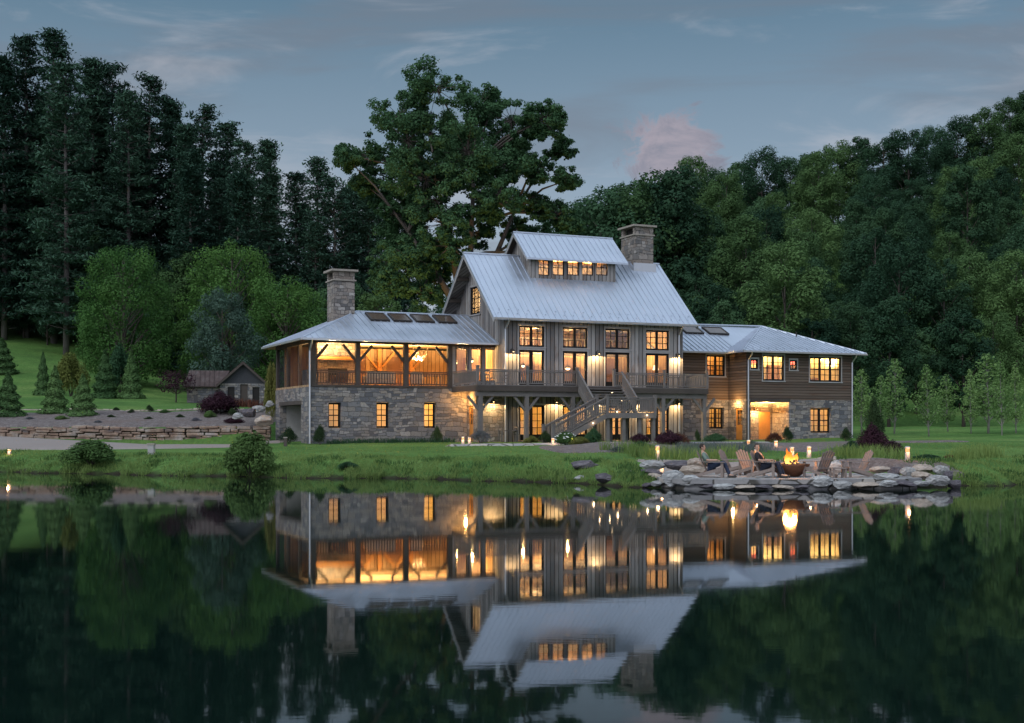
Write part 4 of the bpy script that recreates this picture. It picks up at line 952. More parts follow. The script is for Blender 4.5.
for px, py, wp, hp, Y, k, lab in ((264, 421, 17, 10, 85.2, 'tan', 'large tan boulder against the house corner at the wall end'), (248, 413, 14, 8, 86.8, 'dark', 'dark boulder on top of the right end of the retaining wall'),
    (259, 409, 12, 6, 88.0, 'grey', 'grey boulder above the large tan one by the house corner'), (270, 404, 9, 6, 88.4, 'grey', 'small pale boulder highest up beside the house corner'), (238, 416, 11, 6, 86.4, 'grey', 'grey boulder left of the dark one on the wall end')):
    boulder(px, py, wp, hp, Y, k, lab, g)

# ------------------------------------------------------------------ retaining wall of dry laid stone
def stone_run(path, zb, zt, name, mat, seed, depth=.7, w0=(.35, 1.35), h0=(.15, .36)):
    r = random.Random(seed); mb = MB(); P = path
    seg = [math.dist(a, b) for a, b in zip(P, P[1:])]; L = sum(seg)
    def pos(s):
        for i, l in enumerate(seg):
            if s <= l or i == len(seg)-1: t = s/l; return Vector((P[i][0]+(P[i+1][0]-P[i][0])*t, P[i][1]+(P[i+1][1]-P[i][1])*t, 0)), (Vector((*P[i+1], 0))-Vector((*P[i], 0))).normalized()
            s -= l
    z = 0; row = 0
    bmx = max(zt(s)-zb(s) for s in np.linspace(0, L, 20))
    while z < bmx:
        h = r.uniform(*h0); s = -r.uniform(0, .8)
        while s < L:
            wd = r.uniform(*w0); a, b = max(s, 0)+.015, min(s+wd, L)-.015; s += wd
            if b-a < .12: continue
            m = (a+b)/2; top = zt(m)
            if zb(m)+z > top-.1: continue
            c, d = pos(m); nrm = Vector((d.y, -d.x, 0)); th = min(h, top-zb(m)-z)+r.uniform(-.03, .03); hh = (b-a)/2; o = r.uniform(0, .12)
            zz = zb(m)+z; co = []
            for k, zk in enumerate((zz, zz+th-.02)):
                for sx, sy in ((-1, 1), (1, 1), (1, -1), (-1, -1)):
                    co.append(c+d*(sx*hh*r.uniform(.93, 1))+nrm*((depth/2+o+r.uniform(-.04, .04)) if sy > 0 else -depth/2)+Vector((0, 0, zk+r.uniform(-.035, .035)+.03*sx*r.uniform(-1, 1))))
            mb.hexa(co)
        z += h; row += 1
    return mb.build(name, mat, None, bevel=.035)
wp_ = [(-75, 86.2), (-34, 86.2), (-22, 86.3), (-16.1, 87.0)]
pos_x = lambda s: -75+s
w = stone_run(wp_, lambda s: hz(pos_x(s), 85.3)-.15, lambda s: 2.28+.05*math.sin(s*.7), 'retaining_wall', M['rock_wall'], 4)
prop(w, 'long dry laid wall of brown stones holding the mulch slope left of the house', 'wall')
st = stone_run([(-46, 97.6), (-28, 97.6), (-21, 96.7), (-17.5, 98)], lambda s: hz(-46+s, 97.6)-.1, lambda s: hz(-46+s, 97.6)+.17, 'stone_edging', M['rock_tan'], 9, .3, (.3, .9), (.15, .2))
prop(st, 'low row of pale stones between the mulch slope and the upper lawn', 'edging')

# ------------------------------------------------------------------ leaf and crown builders
def leaf_quads(c, n, size, r, asp=.62, bend=.0):
    """rhombic leaves at centres c facing n"""
    N = len(c); n = n/np.linalg.norm(n, axis=1, keepdims=True).clip(1e-6)
    a = r.normal(size=(N, 3)); a -= n*(a*n).sum(1, keepdims=True); a /= np.linalg.norm(a, axis=1, keepdims=True).clip(1e-6); b = np.cross(n, a)
    s = np.asarray(size).reshape(-1, 1)*np.ones((N, 1)); sag = n*s*bend
    v = np.stack([c-a*s*.5-sag, c-b*s*.5*asp, c+a*s*.5-sag, c+b*s*.5*asp], 1).reshape(-1, 3)
    return v, np.arange(N*4).reshape(-1, 4)
def lobes_crown(r, H, W, base, nl, per, leaf, profile, lob=(.13, .22), squash=.75, inner=.45, trunk_r=.25, limbs=True, lean=0.):
    """returns leaf mesh data and a trunk builder"""
    pts = []; C = []; Nn = []; S = []
    mb = MB(); tr = [(0, 0, -.3), (.06*W*r.uniform(-1, 1)*.3, .05, H*.25), (lean*.4+.02*W*r.uniform(-1, 1), 0, H*.55), (lean+.02*W*r.uniform(-1, 1), 0, H*.93)]
    mb.tube(tr, [trunk_r, trunk_r*.78, trunk_r*.5, trunk_r*.08], 8)
    for i in range(nl):
        t = (i+.5)/nl; t = t*.94+.03+r.uniform(-.03, .03); rad = profile(t)*W/2
        az = i*2.399+r.uniform(-.5, .5); f = math.sqrt(r.uniform(inner**2, 1))*.86
        z = base+(H-base)*t; c = np.array([math.cos(az)*rad*f+lean*t, math.sin(az)*rad*f, z-.0])
        lr = W*r.uniform(*lob)*(.65+.5*profile(t)); pts.append((c, lr))
        if limbs:
            zs = max(base*.75, z-rad*f*r.uniform(.5, .9)-lr*.5); q = (c[0]*.12+lean*t*.5, c[1]*.12, zs)
            m = (c[0]*.55, c[1]*.55, (zs+z)/2+lr*.1); k = trunk_r*(.42-.25*t); mb.tube([q, m, tuple(c)], [k, k*.65, k*.2], 5, cap=False)
        n = int(per*(lr/(W*.17))**2); d = r.normal(size=(n, 3)); d /= np.linalg.norm(d, axis=1, keepdims=True)
        rr = r.uniform(.35, 1.06, size=(n, 1))**.5; wob = 1+.25*np.sin(d[:, :1]*5+i)*np.cos(d[:, 1:2]*6+i*2)
        C.append(c+d*rr*lr*wob*np.array([1, 1, squash])); Nn.append(d*1.1+np.array([0, 0, .6])+r.normal(size=(n, 3))*.38); S.append(leaf*r.uniform(.6, 1.25, size=n))
    C = np.concatenate(C); Nn = np.concatenate(Nn); S = np.concatenate(S)
    return leaf_quads(C, Nn, S, r, .66, .12), mb
egg = lambda t: max(.06, math.sin(math.pi*min(1, t**.75))**.6 if t < .98 else .1)
dome = lambda t: math.sqrt(max(.02, 1-(max(0, t-.35)/.66)**2))*(.72+.28*min(1, t/.3))
def tree_proto(seed, mats, bark, **k):
    r = np.random.default_rng(seed); (v, q), mb = lobes_crown(r, **k)
    return npmesh('crown', v, q, mats), mb.mesh('trunk', bark, smooth=True)
def pine_proto(seed, H=32, base=.34, L=4.2, mats=None, whorl=.95, nb=6, tuft=1.0, topform=.55):
    r = np.random.default_rng(seed); mb = MB(); mb.tube([(0, 0, -.5), (.1, 0, H*.4), (0, .1, H*.75), (0, 0, H*.985)], [.36, .27, .15, .03], 7)
    C = []; Nn = []; S = []; z = H*base*.6
    while z < H*.985:
        t = (z-H*base)/(H*(1-base)); dead = t < 0
        ln = L*((1-max(t, 0))**topform)*(.55+.45*min(1, (t+.25)/.35)) if not dead else L*.45
        for b in range(nb if not dead else 3):
            if r.uniform() < .22: continue
            az = r.uniform(0, 6.28); l = ln*r.uniform(.55, 1.15)+.25; rise = r.uniform(-.05, .28)+.45*max(t, 0)**2
            e = np.array([math.cos(az), math.sin(az), rise]); mb.tube([(0, 0, z), tuple(e*l*.55+[0, 0, z]), tuple(e*l*np.array([1, 1, 1.25])+[0, 0, z])], [.055, .035, .01], 4, cap=False)
            if dead and r.uniform() < .6: continue
            ncl = max(2, int(l/.62))
            for j in range(ncl):
                p = e*l*(.35+.68*(j+.5)/ncl)*np.array([1, 1, 1.1])+[0, 0, z]; p += r.normal(size=3)*[.3, .3, .12]
                n = int(19*tuft); d = r.normal(size=(n, 3))*[.42, .42, .15]
                C.append(p+d); Nn.append(r.normal(size=(n, 3))*[.6, .6, .35]+[0, 0, .8]); S.append(r.uniform(.36, .8, size=n))
        z += whorl*r.uniform(.7, 1.3)*(1-.35*max(t, 0))
    v, q = leaf_quads(np.concatenate(C), np.concatenate(Nn), np.concatenate(S), r, .3, .05)
    return npmesh('crown', v, q, mats), mb.mesh('trunk', M['bark_pine'], smooth=True)
def spruce_proto(seed, H, W, n, leaf, mats):
    r = np.random.default_rng(seed); t = r.uniform(0, 1, n)**1.35; az = r.uniform(0, 6.283, n); lay = .5+.5*np.sin(t*H*7.5+np.sin(az*3)*.7)
    br = .72+.28*np.sin(az*9+np.floor(t*H*1.2)*2.1); rad = W/2*(1-t)**.85*(.62+.38*lay*br)*r.uniform(.55, 1.05, n)**.5+.03
    C = np.stack([np.cos(az)*rad, np.sin(az)*rad, .12+t*(H-.12)-.10*rad], 1); Nn = np.stack([np.cos(az), np.sin(az), .7+0*az], 1)+r.normal(size=(n, 3))*.5
    v, q = leaf_quads(C, Nn, leaf*r.uniform(.6, 1.2, n), r, .4, .1)
    mb = MB(); mb.tube([(0, 0, -.2), (0, 0, H*.95)], [W*.035, .01], 6); return npmesh('crown', v, q, mats), mb.mesh('trunk', M['bark'])
def shrub_proto(seed, H, W, n, leaf, mats, nl=16, ragged=.25, upright=False):
    r = np.random.default_rng(seed); C = []; Nn = []
    for i in range(nl):
        d = r.normal(size=3); d[2] = abs(d[2]); d /= np.linalg.norm(d); c = d*[W*.31, W*.31, H*.5]+[0, 0, H*.30]; lr = W*r.uniform(.15, .26)
        m = n//nl; e = r.normal(size=(m, 3)); e /= np.linalg.norm(e, axis=1, keepdims=True); rr = r.uniform(.3, 1.05+ragged, (m, 1))**.6
        p = c+e*rr*lr*[1, 1, H/W*1.3]; p[:, 2] = np.abs(p[:, 2])+.02; p[:, :2] *= (1.08-.6*np.clip(p[:, 2:3]/(H*1.05), 0, 1)**2.2); C.append(p); Nn.append(e+[0, 0, .4]+r.normal(size=(m, 3))*.5)
    v, q = leaf_quads(np.concatenate(C), np.concatenate(Nn), leaf*r.uniform(.6, 1.3, (n//nl)*nl), r, .55, .12)
    mb = MB()
    for k in range(5): a = k*1.26; mb.tube([(0, 0, -.1), (math.cos(a)*W*.2, math.sin(a)*W*.2, H*.55)], [.03, .01], 5)
    return npmesh('foliage', v, q, mats), mb.mesh('stem', M['bark'])
def plant(name, loc, proto, label, cat, group=None, s=1., rz=None, parts=('crown', 'trunk')):
    if not isinstance(s, tuple): s = (s, s, s)
    t = empty(name, loc, random.uniform(0, 6.28) if rz is None else rz, label, cat, group, s)
    for nm, me in zip(parts, proto): link(nm, me, t)
    return t

# ------------------------------------------------------------------ trees near the house
def shade_tree():
    r = np.random.default_rng(3); Y = 112.; x0, y0, _ = at(464, 0, Y); z0 = hz(x0, y0); k = Y/F
    clumps = [(440, 84, 27), (478, 80, 25), (512, 92, 26), (402, 104, 25), (424, 96, 20), (544, 112, 18), (368, 136, 21), (350, 148, 11), (412, 138, 30), (460, 124, 34), (508, 132, 28), (561, 128, 13), (382, 172, 24), (430, 178, 32), (488, 176, 28),
              (536, 158, 15), (566, 172, 13), (558, 204, 17), (400, 216, 27), (446, 226, 27), (540, 222, 20), (572, 218, 10), (414, 258, 25), (384, 246, 17), (440, 280, 20), (512, 214, 18), (398, 286, 16), (362, 168, 12), (345, 138, 8), (556, 100, 9), (494, 68, 12), (520, 250, 16), (424, 296, 16), (470, 262, 14), (470, 150, 30), (440, 200, 26), (500, 196, 24), (475, 215, 18), (420, 152, 24), (452, 100, 24), (528, 112, 16), (392, 200, 18), (455, 250, 18), (404, 240, 20), (535, 196, 14), (508, 160, 22), (400, 130, 18), (434, 262, 18), (376, 270, 12), (530, 245, 16), (486, 205, 16), (420, 200, 16), (446, 160, 16), (440, 245, 16)]
    mb = MB(); fork = Vector((-.2, 0, 10.5)); mb.tube([(0, 0, -.4), (.1, 0, 4), fork], [.62, .52, .46], 10)
    heads = [Vector((-2.4, .5, 22)), Vector((.9, -.4, 24)), Vector((4.5, .8, 20)), Vector((-5, -.5, 18))]
    for h in heads: mb.tube([fork, (fork*.55+h*.45)+Vector((.3, 0, -.3)), h], [.36, .26, .12], 7)
    C = []; Nn = []; S = []
    for i, (px, py, rp) in enumerate(clumps):
        py = 300-(300-py)*.90
        c = Vector(((px-464)*k, r.uniform(-1, 1)*math.sqrt(max(4, 92-((px-460)*k)**2))*.72, CAMZ+(HOR-py)*k-z0)); R_ = rp*k*.92
        h = min(heads, key=lambda q: (q-c).length if q.z < c.z+3 else 99); st = fork.lerp(h, .55 if c.z < 18 else .95) if c.z > 12 else fork
        mb.tube([st, st.lerp(c, .55)+Vector((0, 0, .5)), c], [.15, .09, .03], 5, cap=False)
        for j in range(34):
            d = r.normal(size=3); d /= np.linalg.norm(d); q = np.array(c)+d*R_*r.uniform(.5, 1.28)*np.array([1, 1.25, .9]); lr = min(1.15, max(.35, R_*r.uniform(.12, .38))); n = int(235*(lr/.8)**1.8)+25
            mb.tube([c, tuple(q)], [.035, .012], 4, cap=False)
            e = r.normal(size=(n, 3)); e /= np.linalg.norm(e, axis=1, keepdims=True); rr = r.uniform(.2, 1.1, (n, 1))**.55*(1+.35*r.exponential(.35, (n, 1)))
            C.append(q+e*rr*lr*[1, 1, .72]); Nn.append(e+[0, 0, .6]+r.normal(size=(n, 3))*.5); S.append(.25*r.uniform(.6, 1.3, n))
    v, q = leaf_quads(np.concatenate(C), np.concatenate(Nn), np.concatenate(S), r, .68, .12)
    plant('shade_tree', (x0, y0, z0), (npmesh('crown', v, q, M['leaf_big']), mb.mesh('trunk', M['bark'], smooth=True)), 'tallest broad tree rising behind the barn roof against the sky', 'tree', rz=0)
shade_tree()
P_mid = [tree_proto(20+i, M['leaf_bright'], M['bark'], H=14, W=13, base=.9, nl=78, per=820, leaf=.25, profile=dome, lob=(.075, .125), inner=.62, trunk_r=.3) for i in range(2)]
P_blue = tree_proto(26, M['leaf_blue'], M['bark'], H=11, W=8.5, base=.9, nl=40, per=800, leaf=.22, profile=dome, lob=(.10, .16), inner=.35, trunk_r=.22)
g = 'round trees behind the stone shed'
for px, Y, pr, s, lab, in ((124, 137, P_mid[0], (.92, .9, 1.06), 'bright green round maple, leftmost of the trees behind the shed'), (232, 145, P_mid[1], (1.28, 1.0, 1.27), 'largest green round maple, behind the blue green tree'),
                           (286, 141, P_mid[0], (1.0, .9, 1.04), 'green maple right of the largest one, near the porch chimney'), (222, 130, P_blue, (.9, .9, 1.05), 'dense blue green tree directly behind the shed roof')):
    x, y, _ = at(px, 0, Y); plant('maple_tree', (x, y, hz(x, y)-.3), pr, lab, 'tree', g, s)

P_dec = [tree_proto(40+i, M[('leaf_forest', 'leaf_forest_dark', 'leaf_forest_warm', 'leaf_forest', 'leaf_forest_dark', 'leaf_forest_warm', 'leaf_forest')[i]], M['bark'], H=H, W=W, base=b, nl=nl, per=520, leaf=.38, profile=pf, lob=(.12, .21), inner=.5, trunk_r=.28)
         for i, (H, W, b, nl, pf) in enumerate(((19, 10, 3, 30, egg), (20, 12, 4, 34, dome), (17, 11.5, 2.5, 30, dome), (22, 9.5, 4, 32, egg), (18, 9.5, 3, 26, dome), (21, 10.5, 5, 30, dome), (16, 8.5, 2.5, 26, egg)))]
KIND = ['green oval', 'dark broad domed', 'light spreading', 'tall oval', 'dark compact', 'light domed', 'small']
P_pine = [pine_proto(60+i, 32, b, L, M['leaf_pine'], topform=tf, nb=nb) for i, (b, L, tf, nb) in enumerate(((.12, 4.5, .55, 7), (.08, 3.9, .68, 7), (.15, 4.9, .5, 6), (.07, 3.8, .8, 8)))]
TREES = []                                                    # (object, kind, px, py top, Y) for the labels
def stand(name, px, Y, proto, kind, group, top=None, H=None, s=None, sx=1.):
    x, y, _ = at(px, 0, Y); z = hz(x, y)
    if top is not None: s = max(.45, (CAMZ+(HOR-top)/F*Y-z)/H)
    s = s or random.uniform(.85, 1.15)
    t = plant(name, (x, y, z-.2), proto, None, 'tree', group, (s*sx, s*sx, s)); TREES.append([t, kind, px, Y, name]); return t
gR = 'broadleaf trees covering the right hillside'; gL = 'pines on the left hillside'; gV = 'broadleaf trees in the hollow behind the house'
HT = (19, 20, 17, 22, 18, 21, 16)
# crest of the right hill
for px, top in ((582, 198), (600, 192), (618, 186), (638, 180), (656, 176), (674, 166), (692, 156), (716, 168), (742, 160), (762, 150), (790, 156), (812, 150), (838, 142), (858, 136), (884, 138), (908, 128), (934, 126), (958, 117), (984, 108), (1010, 97), (1031, 87)):
    k = random.randrange(7); stand('broadleaf_tree', px, random.uniform(270, 300)-(60 if px < 680 else 0), P_dec[k], k, gR, top, HT[k])
for Y, x0, x1 in ((268, 62, 135), (281, 66, 140)):
    x = x0
    while x < min(x1, 524/F*Y): k = random.randrange(7); stand('broadleaf_tree', x/Y*F+512, Y+random.uniform(-3, 3), P_dec[k], k, gR, s=random.uniform(.45, .6)); x += random.uniform(8, 11)
rowsY = [140, 150, 160, 171, 182, 194, 206, 219, 232, 246, 259]
for i, Y in enumerate(rowsY):
    x = 21+i*.2-(6 if i > 3 else 0); x += random.uniform(0, 5)
    while x/Y*F+512 < 1075:
        k = random.randrange(7); px = x/Y*F+512
        if 560 < px < 1038: stand('broadleaf_tree', px, Y+random.uniform(-4, 4), P_dec[k], k, gR, s=random.uniform(.62, 1.02))
        x += random.uniform(7.4, 11.0)
# hollow behind the house
for px, Y, s in ((318, 150, .8), (350, 158, .8), (378, 142, .72), (402, 150, .75), (418, 128, .6), (436, 150, .72), (452, 134, .6), (470, 150, .8), (492, 142, .72), (505, 160, .85), (528, 140, .7), (540, 150, .82), (462, 168, .95), (484, 172, .95), (500, 180, 1.05), (440, 176, .9), (568, 165, .75), (600, 150, .75), (548, 190, .9), (628, 142, .8), (585, 178, .95)):
    k = random.randrange(7); stand('broadleaf_tree', px, Y, P_dec[k], k, gV, s=s)
# pines, skyline first
for px, top, Y in ((4, 52, 168), (26, 36, 172), (54, 28, 170), (66, 62, 160), (92, 54, 172), (112, 62, 176), (128, 92, 165), (150, 76, 172), (172, 96, 176), (186, 120, 165), (203, 106, 174), (228, 122, 178), (246, 140, 170), (268, 136, 178), (296, 172, 172), (318, 156, 168), (334, 176, 166), (346, 184, 172), (357, 174, 176), (369, 186, 170), (380, 194, 174), (394, 206, 172), (410, 214, 176), (-16, 60, 168)):
    k = random.randrange(4); stand('pine_tree', px, Y, P_pine[k], k, gL, top, 32, sx=1.)
for Y, x0, x1 in ((150, -88, -30), (158, -92, -30), (164, -96, -24), (184, -100, -20)):
    x = x0+random.uniform(0, 3)
    while x < x1:
        if x/Y*F+512 < -18: x += 3; continue
        k = random.randrange(4); px = x/Y*F+512; Yp = max(Y, np.interp(px, [40, 120, 190, 260], [176, 170, 160, 150])+random.uniform(0, 14))
        sky_top = np.interp(px, [0, 60, 110, 150, 200, 260, 320, 400], [70, 62, 85, 95, 125, 150, 178, 205])+random.uniform(14, 70)
        stand('pine_tree', px, Yp+random.uniform(-3, 3), P_pine[k], k, gL, sky_top, 32, sx=random.uniform(.9, 1.15)); x += random.uniform(4.6, 7.5)
# dark undergrowth at the foot of the pines
gU = 'dark young trees at the foot of the pines'
for px in range(0, 330, 15):
    k = random.randrange(7); stand('young_tree', px+random.uniform(-8, 8), np.interp(px, [20, 100, 170, 260], [171, 166, 156, 149])+random.uniform(-2, 5), P_dec[k], k, gU, s=random.uniform(.42, .78))

# labels that single out each forest tree: kind, rank up the slope, order beside a landmark
def lm(px, right):
    if right:
        for lim, nm in ((605, 'shade tree edge'), (660, 'barn chimney'), (735, 'link roof'), (800, 'wing peak'), (866, 'wing end'), (945, 'left saplings'), (2000, 'right saplings')):
            if px < lim: return nm
    for lim, nm in ((0, 'beyond the frame edge'), (70, 'the far left'), (140, 'the bright maple'), (190, 'the maple gap'), (260, 'the largest maple'), (330, 'the porch chimney'), (3000, 'the porch skylights')):
        if px < lim: return nm
ORD = ['leftmost', 'second from left', 'third from left', 'fourth from left', 'fifth from left', 'sixth from left', 'seventh from left', 'eighth from left', 'ninth from left', 'tenth from left']
RANK = ['first', 'second', 'third', 'fourth', 'fifth', 'sixth', 'seventh', 'eighth', 'ninth', 'tenth', 'eleventh', 'crest']
cells = {}
for rec in TREES:
    t, k, px, Y, nm = rec; gname = t['group']
    if gname == gR: rk = RANK[min(range(11), key=lambda i: abs(rowsY[i]-Y))] if Y < 263 else 'crest'
    elif gname == gL: rk = 'front' if Y < 155 else 'second' if Y < 161 else 'third' if Y < 167.5 else 'skyline' if Y < 179 else 'rear'
    else: rk = ''
    cells.setdefault((gname, rk, lm(px, gname == gR) if gname in (gR, gL) else ''), []).append(rec)
for (gname, rk, mark), recs in cells.items():
    recs.sort(key=lambda r: r[2])
    for i, (t, k, px, Y, nm) in enumerate(recs):
        o = ORD[i] if i < 10 else 'number %d from left' % (i+1)
        if gname == gR: t['label'] = '%s tree, %s rank up right hill, %s above %s' % (KIND[k], rk, o, mark)
        elif gname == gL: t['label'] = '%s pine, %s row, %s above %s' % (['full', 'slim', 'wide', 'pointed'][k], rk, o, mark) if mark != 'beyond the frame edge' else '%s pine, %s row, %s past the left frame edge' % (['full', 'slim', 'wide', 'pointed'][k], rk, o)
        elif gname == gV: t['label'] = '%s dark tree in the hollow behind the house, %s' % (KIND[k], o)
        else: t['label'] = '%s young tree at the foot of the pines, %s' % (KIND[k], o)

# ------------------------------------------------------------------ saplings, spruces and shrubs
P_sap = [tree_proto(80+i, M['leaf_sap'], M['bark_pale'], H=H, W=W, base=1.1, nl=44, per=60, leaf=.2, profile=lambda t: (1-t)**.75*min(1, .4+t*2.2), lob=(.11, .17), inner=.1, trunk_r=.07) for i, (H, W) in enumerate(((6.2, 3.4), (6.8, 2.8), (5.6, 3.2)))]
g = 'young trees lined up along the right lawn'
for px, top, Y, lab in ((862, 368, 112, 'sapling just right of the house corner, partly behind it'), (894, 357, 104, 'full sapling left of the others on the right lawn'), (929, 364, 97, 'sapling with a thin bare stem, nearest the pond on the lawn'), (948, 374, 108, 'small sapling right of the thin bare stemmed one'),
                        (971, 368, 104, 'short sapling left of the tallest pair'), (988, 352, 106, 'tallest sapling of the pair in the right group'), (1002, 358, 100, 'slender sapling right of the tallest one'), (1016, 364, 107, 'sapling cut by the right edge of the picture'), (881, 374, 118, 'low sapling in the gap behind the full one')):
    x, y, _ = at(px, 0, Y); z = hz(x, y); k = random.randrange(3); s = (CAMZ+(HOR-top)/F*Y-z)/(6.2, 6.8, 5.6)[k]; plant('sapling', (x, y, z-.05), P_sap[k], lab, 'tree', g, (s*random.uniform(.85, 1.35), s*random.uniform(.85, 1.35), s)).rotation_euler[0] = random.uniform(-.05, .05)
P_spr = [spruce_proto(90+i, 4.2, 3.0, 5200, .24, M['leaf_spruce']) for i in range(2)]
g = 'clipped cone spruces on the left slope'
for px, top, base, wpx, Y, lab in ((8, 372, 418, 32, 93, 'cone spruce cut by the left edge, on the mulch'), (55, 366, 411, 28, 95, 'dark cone spruce second from left on the mulch edge'), (83, 374, 418, 28, 93, 'light green cone spruce on the mulch, right of the dark one'),
                              (43, 352, 385, 17, 124, 'small dark spruce on the upper lawn, left of the golden shrub'), (105, 350, 388, 27, 123, 'dark spruce on the upper lawn, right of the golden shrub'), (131, 352, 387, 25, 123, 'rightmost dark spruce on the upper lawn'), (2, 338, 374, 30, 140, 'spruce at the far left edge of the upper lawn')):
    x, y, _ = at(px, 0, Y); z = hz(x, y); s = Y/F; hgt = CAMZ+(HOR-top)*s-z; plant('spruce', (x, y, z), random.choice(P_spr), lab, 'tree', g, (wpx*s/2.3, wpx*s/2.3, hgt/4.2))
SP_ = ('foliage', 'stem')
PS = {k: shrub_proto(100+i, 1.6, 2., n, lf, M['leaf_'+k]) for i, (k, n, lf) in enumerate((('shrub', 11000, .12), ('dark', 5000, .10), ('purple', 6500, .11), ('yellow', 7000, .11), ('red', 2600, .12), ('lav', 2600, .11), ('big', 7000, .12)))}
def shrub(px, top, base, wpx, Y, k, label, name='shrub', group=None, zfix=None):
    x, y, _ = at(px, 0, Y); z = hz(x, y) if zfix is None else zfix; s = Y/F; h = max(.25, CAMZ+(HOR-top)*s-z)
    return plant(name, (x, y, z-.03), PS[k], label, 'shrub', group, (wpx*s/2.05, wpx*s/2.05, h/1.62), parts=SP_)
g = 'round shrubs at the waterline'
shrub(91, 439, 478, 62, 62.5, 'shrub', 'wide round green shrub at the waterline on the left bank', group=g)
shrub(251, 431, 478, 54, 57.4, 'shrub', 'tall round green shrub at the waterline in front of the house corner', group=g)
shrub(348, 461, 477, 22, 56.6, 'big', 'small low shrub at the waterline right of the tall round one', group=g)
g = 'shrubs against the house'
for px, top, wpx, Y, k, lab in ((289, 428, 20, 80.5, 'dark', 'dark boxwood in front of the garage recess'), (320, 426, 17, 78.6, 'dark', 'round boxwood at the stone corner beside the downspout'), (437, 427, 13, 82.0, 'dark', 'small boxwood below the third lower window'),
        (481, 430, 28, 78.5, 'lav', 'grey green catmint at the foot of the left deck post'), (545, 431, 16, 78.5, 'dark', 'dark shrub under the deck left of the stair'), (531, 435, 16, 77, 'yellow', 'golden lit shrub at the second deck post'),
        (594, 428, 22, 74.5, 'big', 'deep green bush below the landing right of the hydrangea'), (580, 436, 24, 72, 'yellow', 'low golden bush in front of the deep green bush'), (668, 430, 30, 70.5, 'purple', 'dark purple bush below the right deck'), (640, 433, 22, 71.5, 'purple', 'purple bush under the stair landing'),
        (680, 432, 22, 72, 'red', 'reddish bush left of the stone wall under the right deck'), (697, 430, 8, 78, 'dark', 'narrow dark bush against the stone under the right deck end'), (716, 433, 28, 80, 'big', 'low green bush left of the side door'), (750, 440, 26, 70, 'lav', 'silvery bush below the lit entry'),
        (787, 427, 13, 82, 'dark', 'dark upright boxwood right of the lit entry'), (846, 428, 14, 84, 'dark', 'dark boxwood at the right corner of the house'), (774, 432, 20, 78, 'red', 'reddish tufted plant before the lit entry'), (640, 441, 34, 66, 'big', 'loose green bush in the bed left of the boulders'), (618, 446, 26, 63, 'lav', 'grey green bush on the bank under the landing')):
    shrub(px, top, 0, wpx, Y, k, lab, group=g)
g = 'shrubs right of the patio'
for px, top, wpx, Y, k, lab in ((873, 424, 34, 62, 'purple', 'large dark purple smoke bush behind the right bollard'), (893, 440, 26, 60, 'purple', 'lower purple bush right of the smoke bush'), (874, 400, 22, 74, 'dark', 'tall dark green bush rising behind the smoke bush'), (852, 440, 24, 61, 'big', 'grey green bush left of the smoke bush'),
        (927, 454, 30, 57, 'big', 'low olive shrub on the lawn right of the right bollard'), (832, 448, 26, 60, 'lav', 'low silvery shrub behind the slatted chair'), (950, 455, 16, 56.5, 'red', 'low rusty shrub right of the olive one')):
    shrub(px, top, 0, wpx, Y, k, lab, group=g)
g = 'small shrubs on the mulch slope'
for px, top, wpx, Y, k, lab in ((62, 415, 15, 91, 'shrub', 'green mound between the cone spruces on the mulch slope'), (30, 417, 13, 91, 'lav', 'grey green mound right of the leftmost cone spruce'), (196, 417, 12, 90, 'lav', 'grey green mound low on the slope below the purple maple'), (165, 409, 13, 95, 'shrub', 'light green shrub at the top edge left of the purple maple'), (98, 421, 11, 89, 'lav', 'grey green mound just above the wall below the cone spruces'), (111, 416, 12, 92, 'dark', 'small shrub lowest and leftmost on the mulch slope'), (116, 407, 9, 97, 'dark', 'tiny shrub at the top edge above the leftmost small shrub'), (132, 409, 10, 95, 'dark', 'small shrub in the middle of the mulch slope'), (149, 405, 10, 97, 'dark', 'round tiny shrub at the top edge right of the middle one'),
        (149, 417, 11, 91, 'dark', 'small shrub low on the slope right of the middle'), (180, 414, 11, 92, 'dark', 'small shrub low on the slope left of the purple maple'), (210, 410, 13, 92, 'shrub', 'green shrub just below the purple maple'), (232, 408, 12, 93, 'dark', 'dark green shrub right below the purple maple')):
    shrub(px, top, 0, wpx, Y, k, lab, group=g)
shrub(218, 391, 0, 44, 94, 'purple', 'wide purple japanese maple on the mulch slope left of the house', 'japanese_maple')
x, y, _ = at(176, 0, 112); PM = tree_proto(130, M['leaf_purple'], M['bark'], H=2.6, W=4.2, base=1.0, nl=22, per=90, leaf=.17, profile=dome, lob=(.1, .16), inner=.3, trunk_r=.08)
plant('japanese_maple', (x, y, hz(x, y)), PM, 'purple japanese maple with bare stems in front of the stone shed', 'tree')
shrub(234, 417, 0, 22, 89, 'purple', 'low purple shrub on the wall end under the wide purple maple')
shrub(71, 352, 0, 34, 124, 'yellow', 'golden green shrub among the spruces on the upper lawn')
shrub(120, 345, 0, 30, 130, 'big', 'grey green bush behind the upper lawn spruces')
shrub(272, 362, 0, 17, 93, 'yellow', 'upright golden arborvitae beside the back corner of the house')
# hydrangea with white heads
t = shrub(566, 431, 0, 28, 72.8, 'shrub', 'white flowering hydrangea at the foot of the stair')
r = np.random.default_rng(5); mb = MB(); t.name = 'hydrangea'
for k in range(46):
    a = r.uniform(0, 6.28); e = r.uniform(.15, 1.2); c = Vector((math.cos(a)*math.cos(e)*.95, math.sin(a)*math.cos(e)*.95, .55+math.sin(e)*.95))
    mb.tube([c-Vector((0, 0, .05)), c, c+Vector((0, 0, .05))], [.03, r.uniform(.06, .1), .03], 7)
mb.build('flower_head', M['petal'], t, smooth=True)['kind'] = 'stuff'

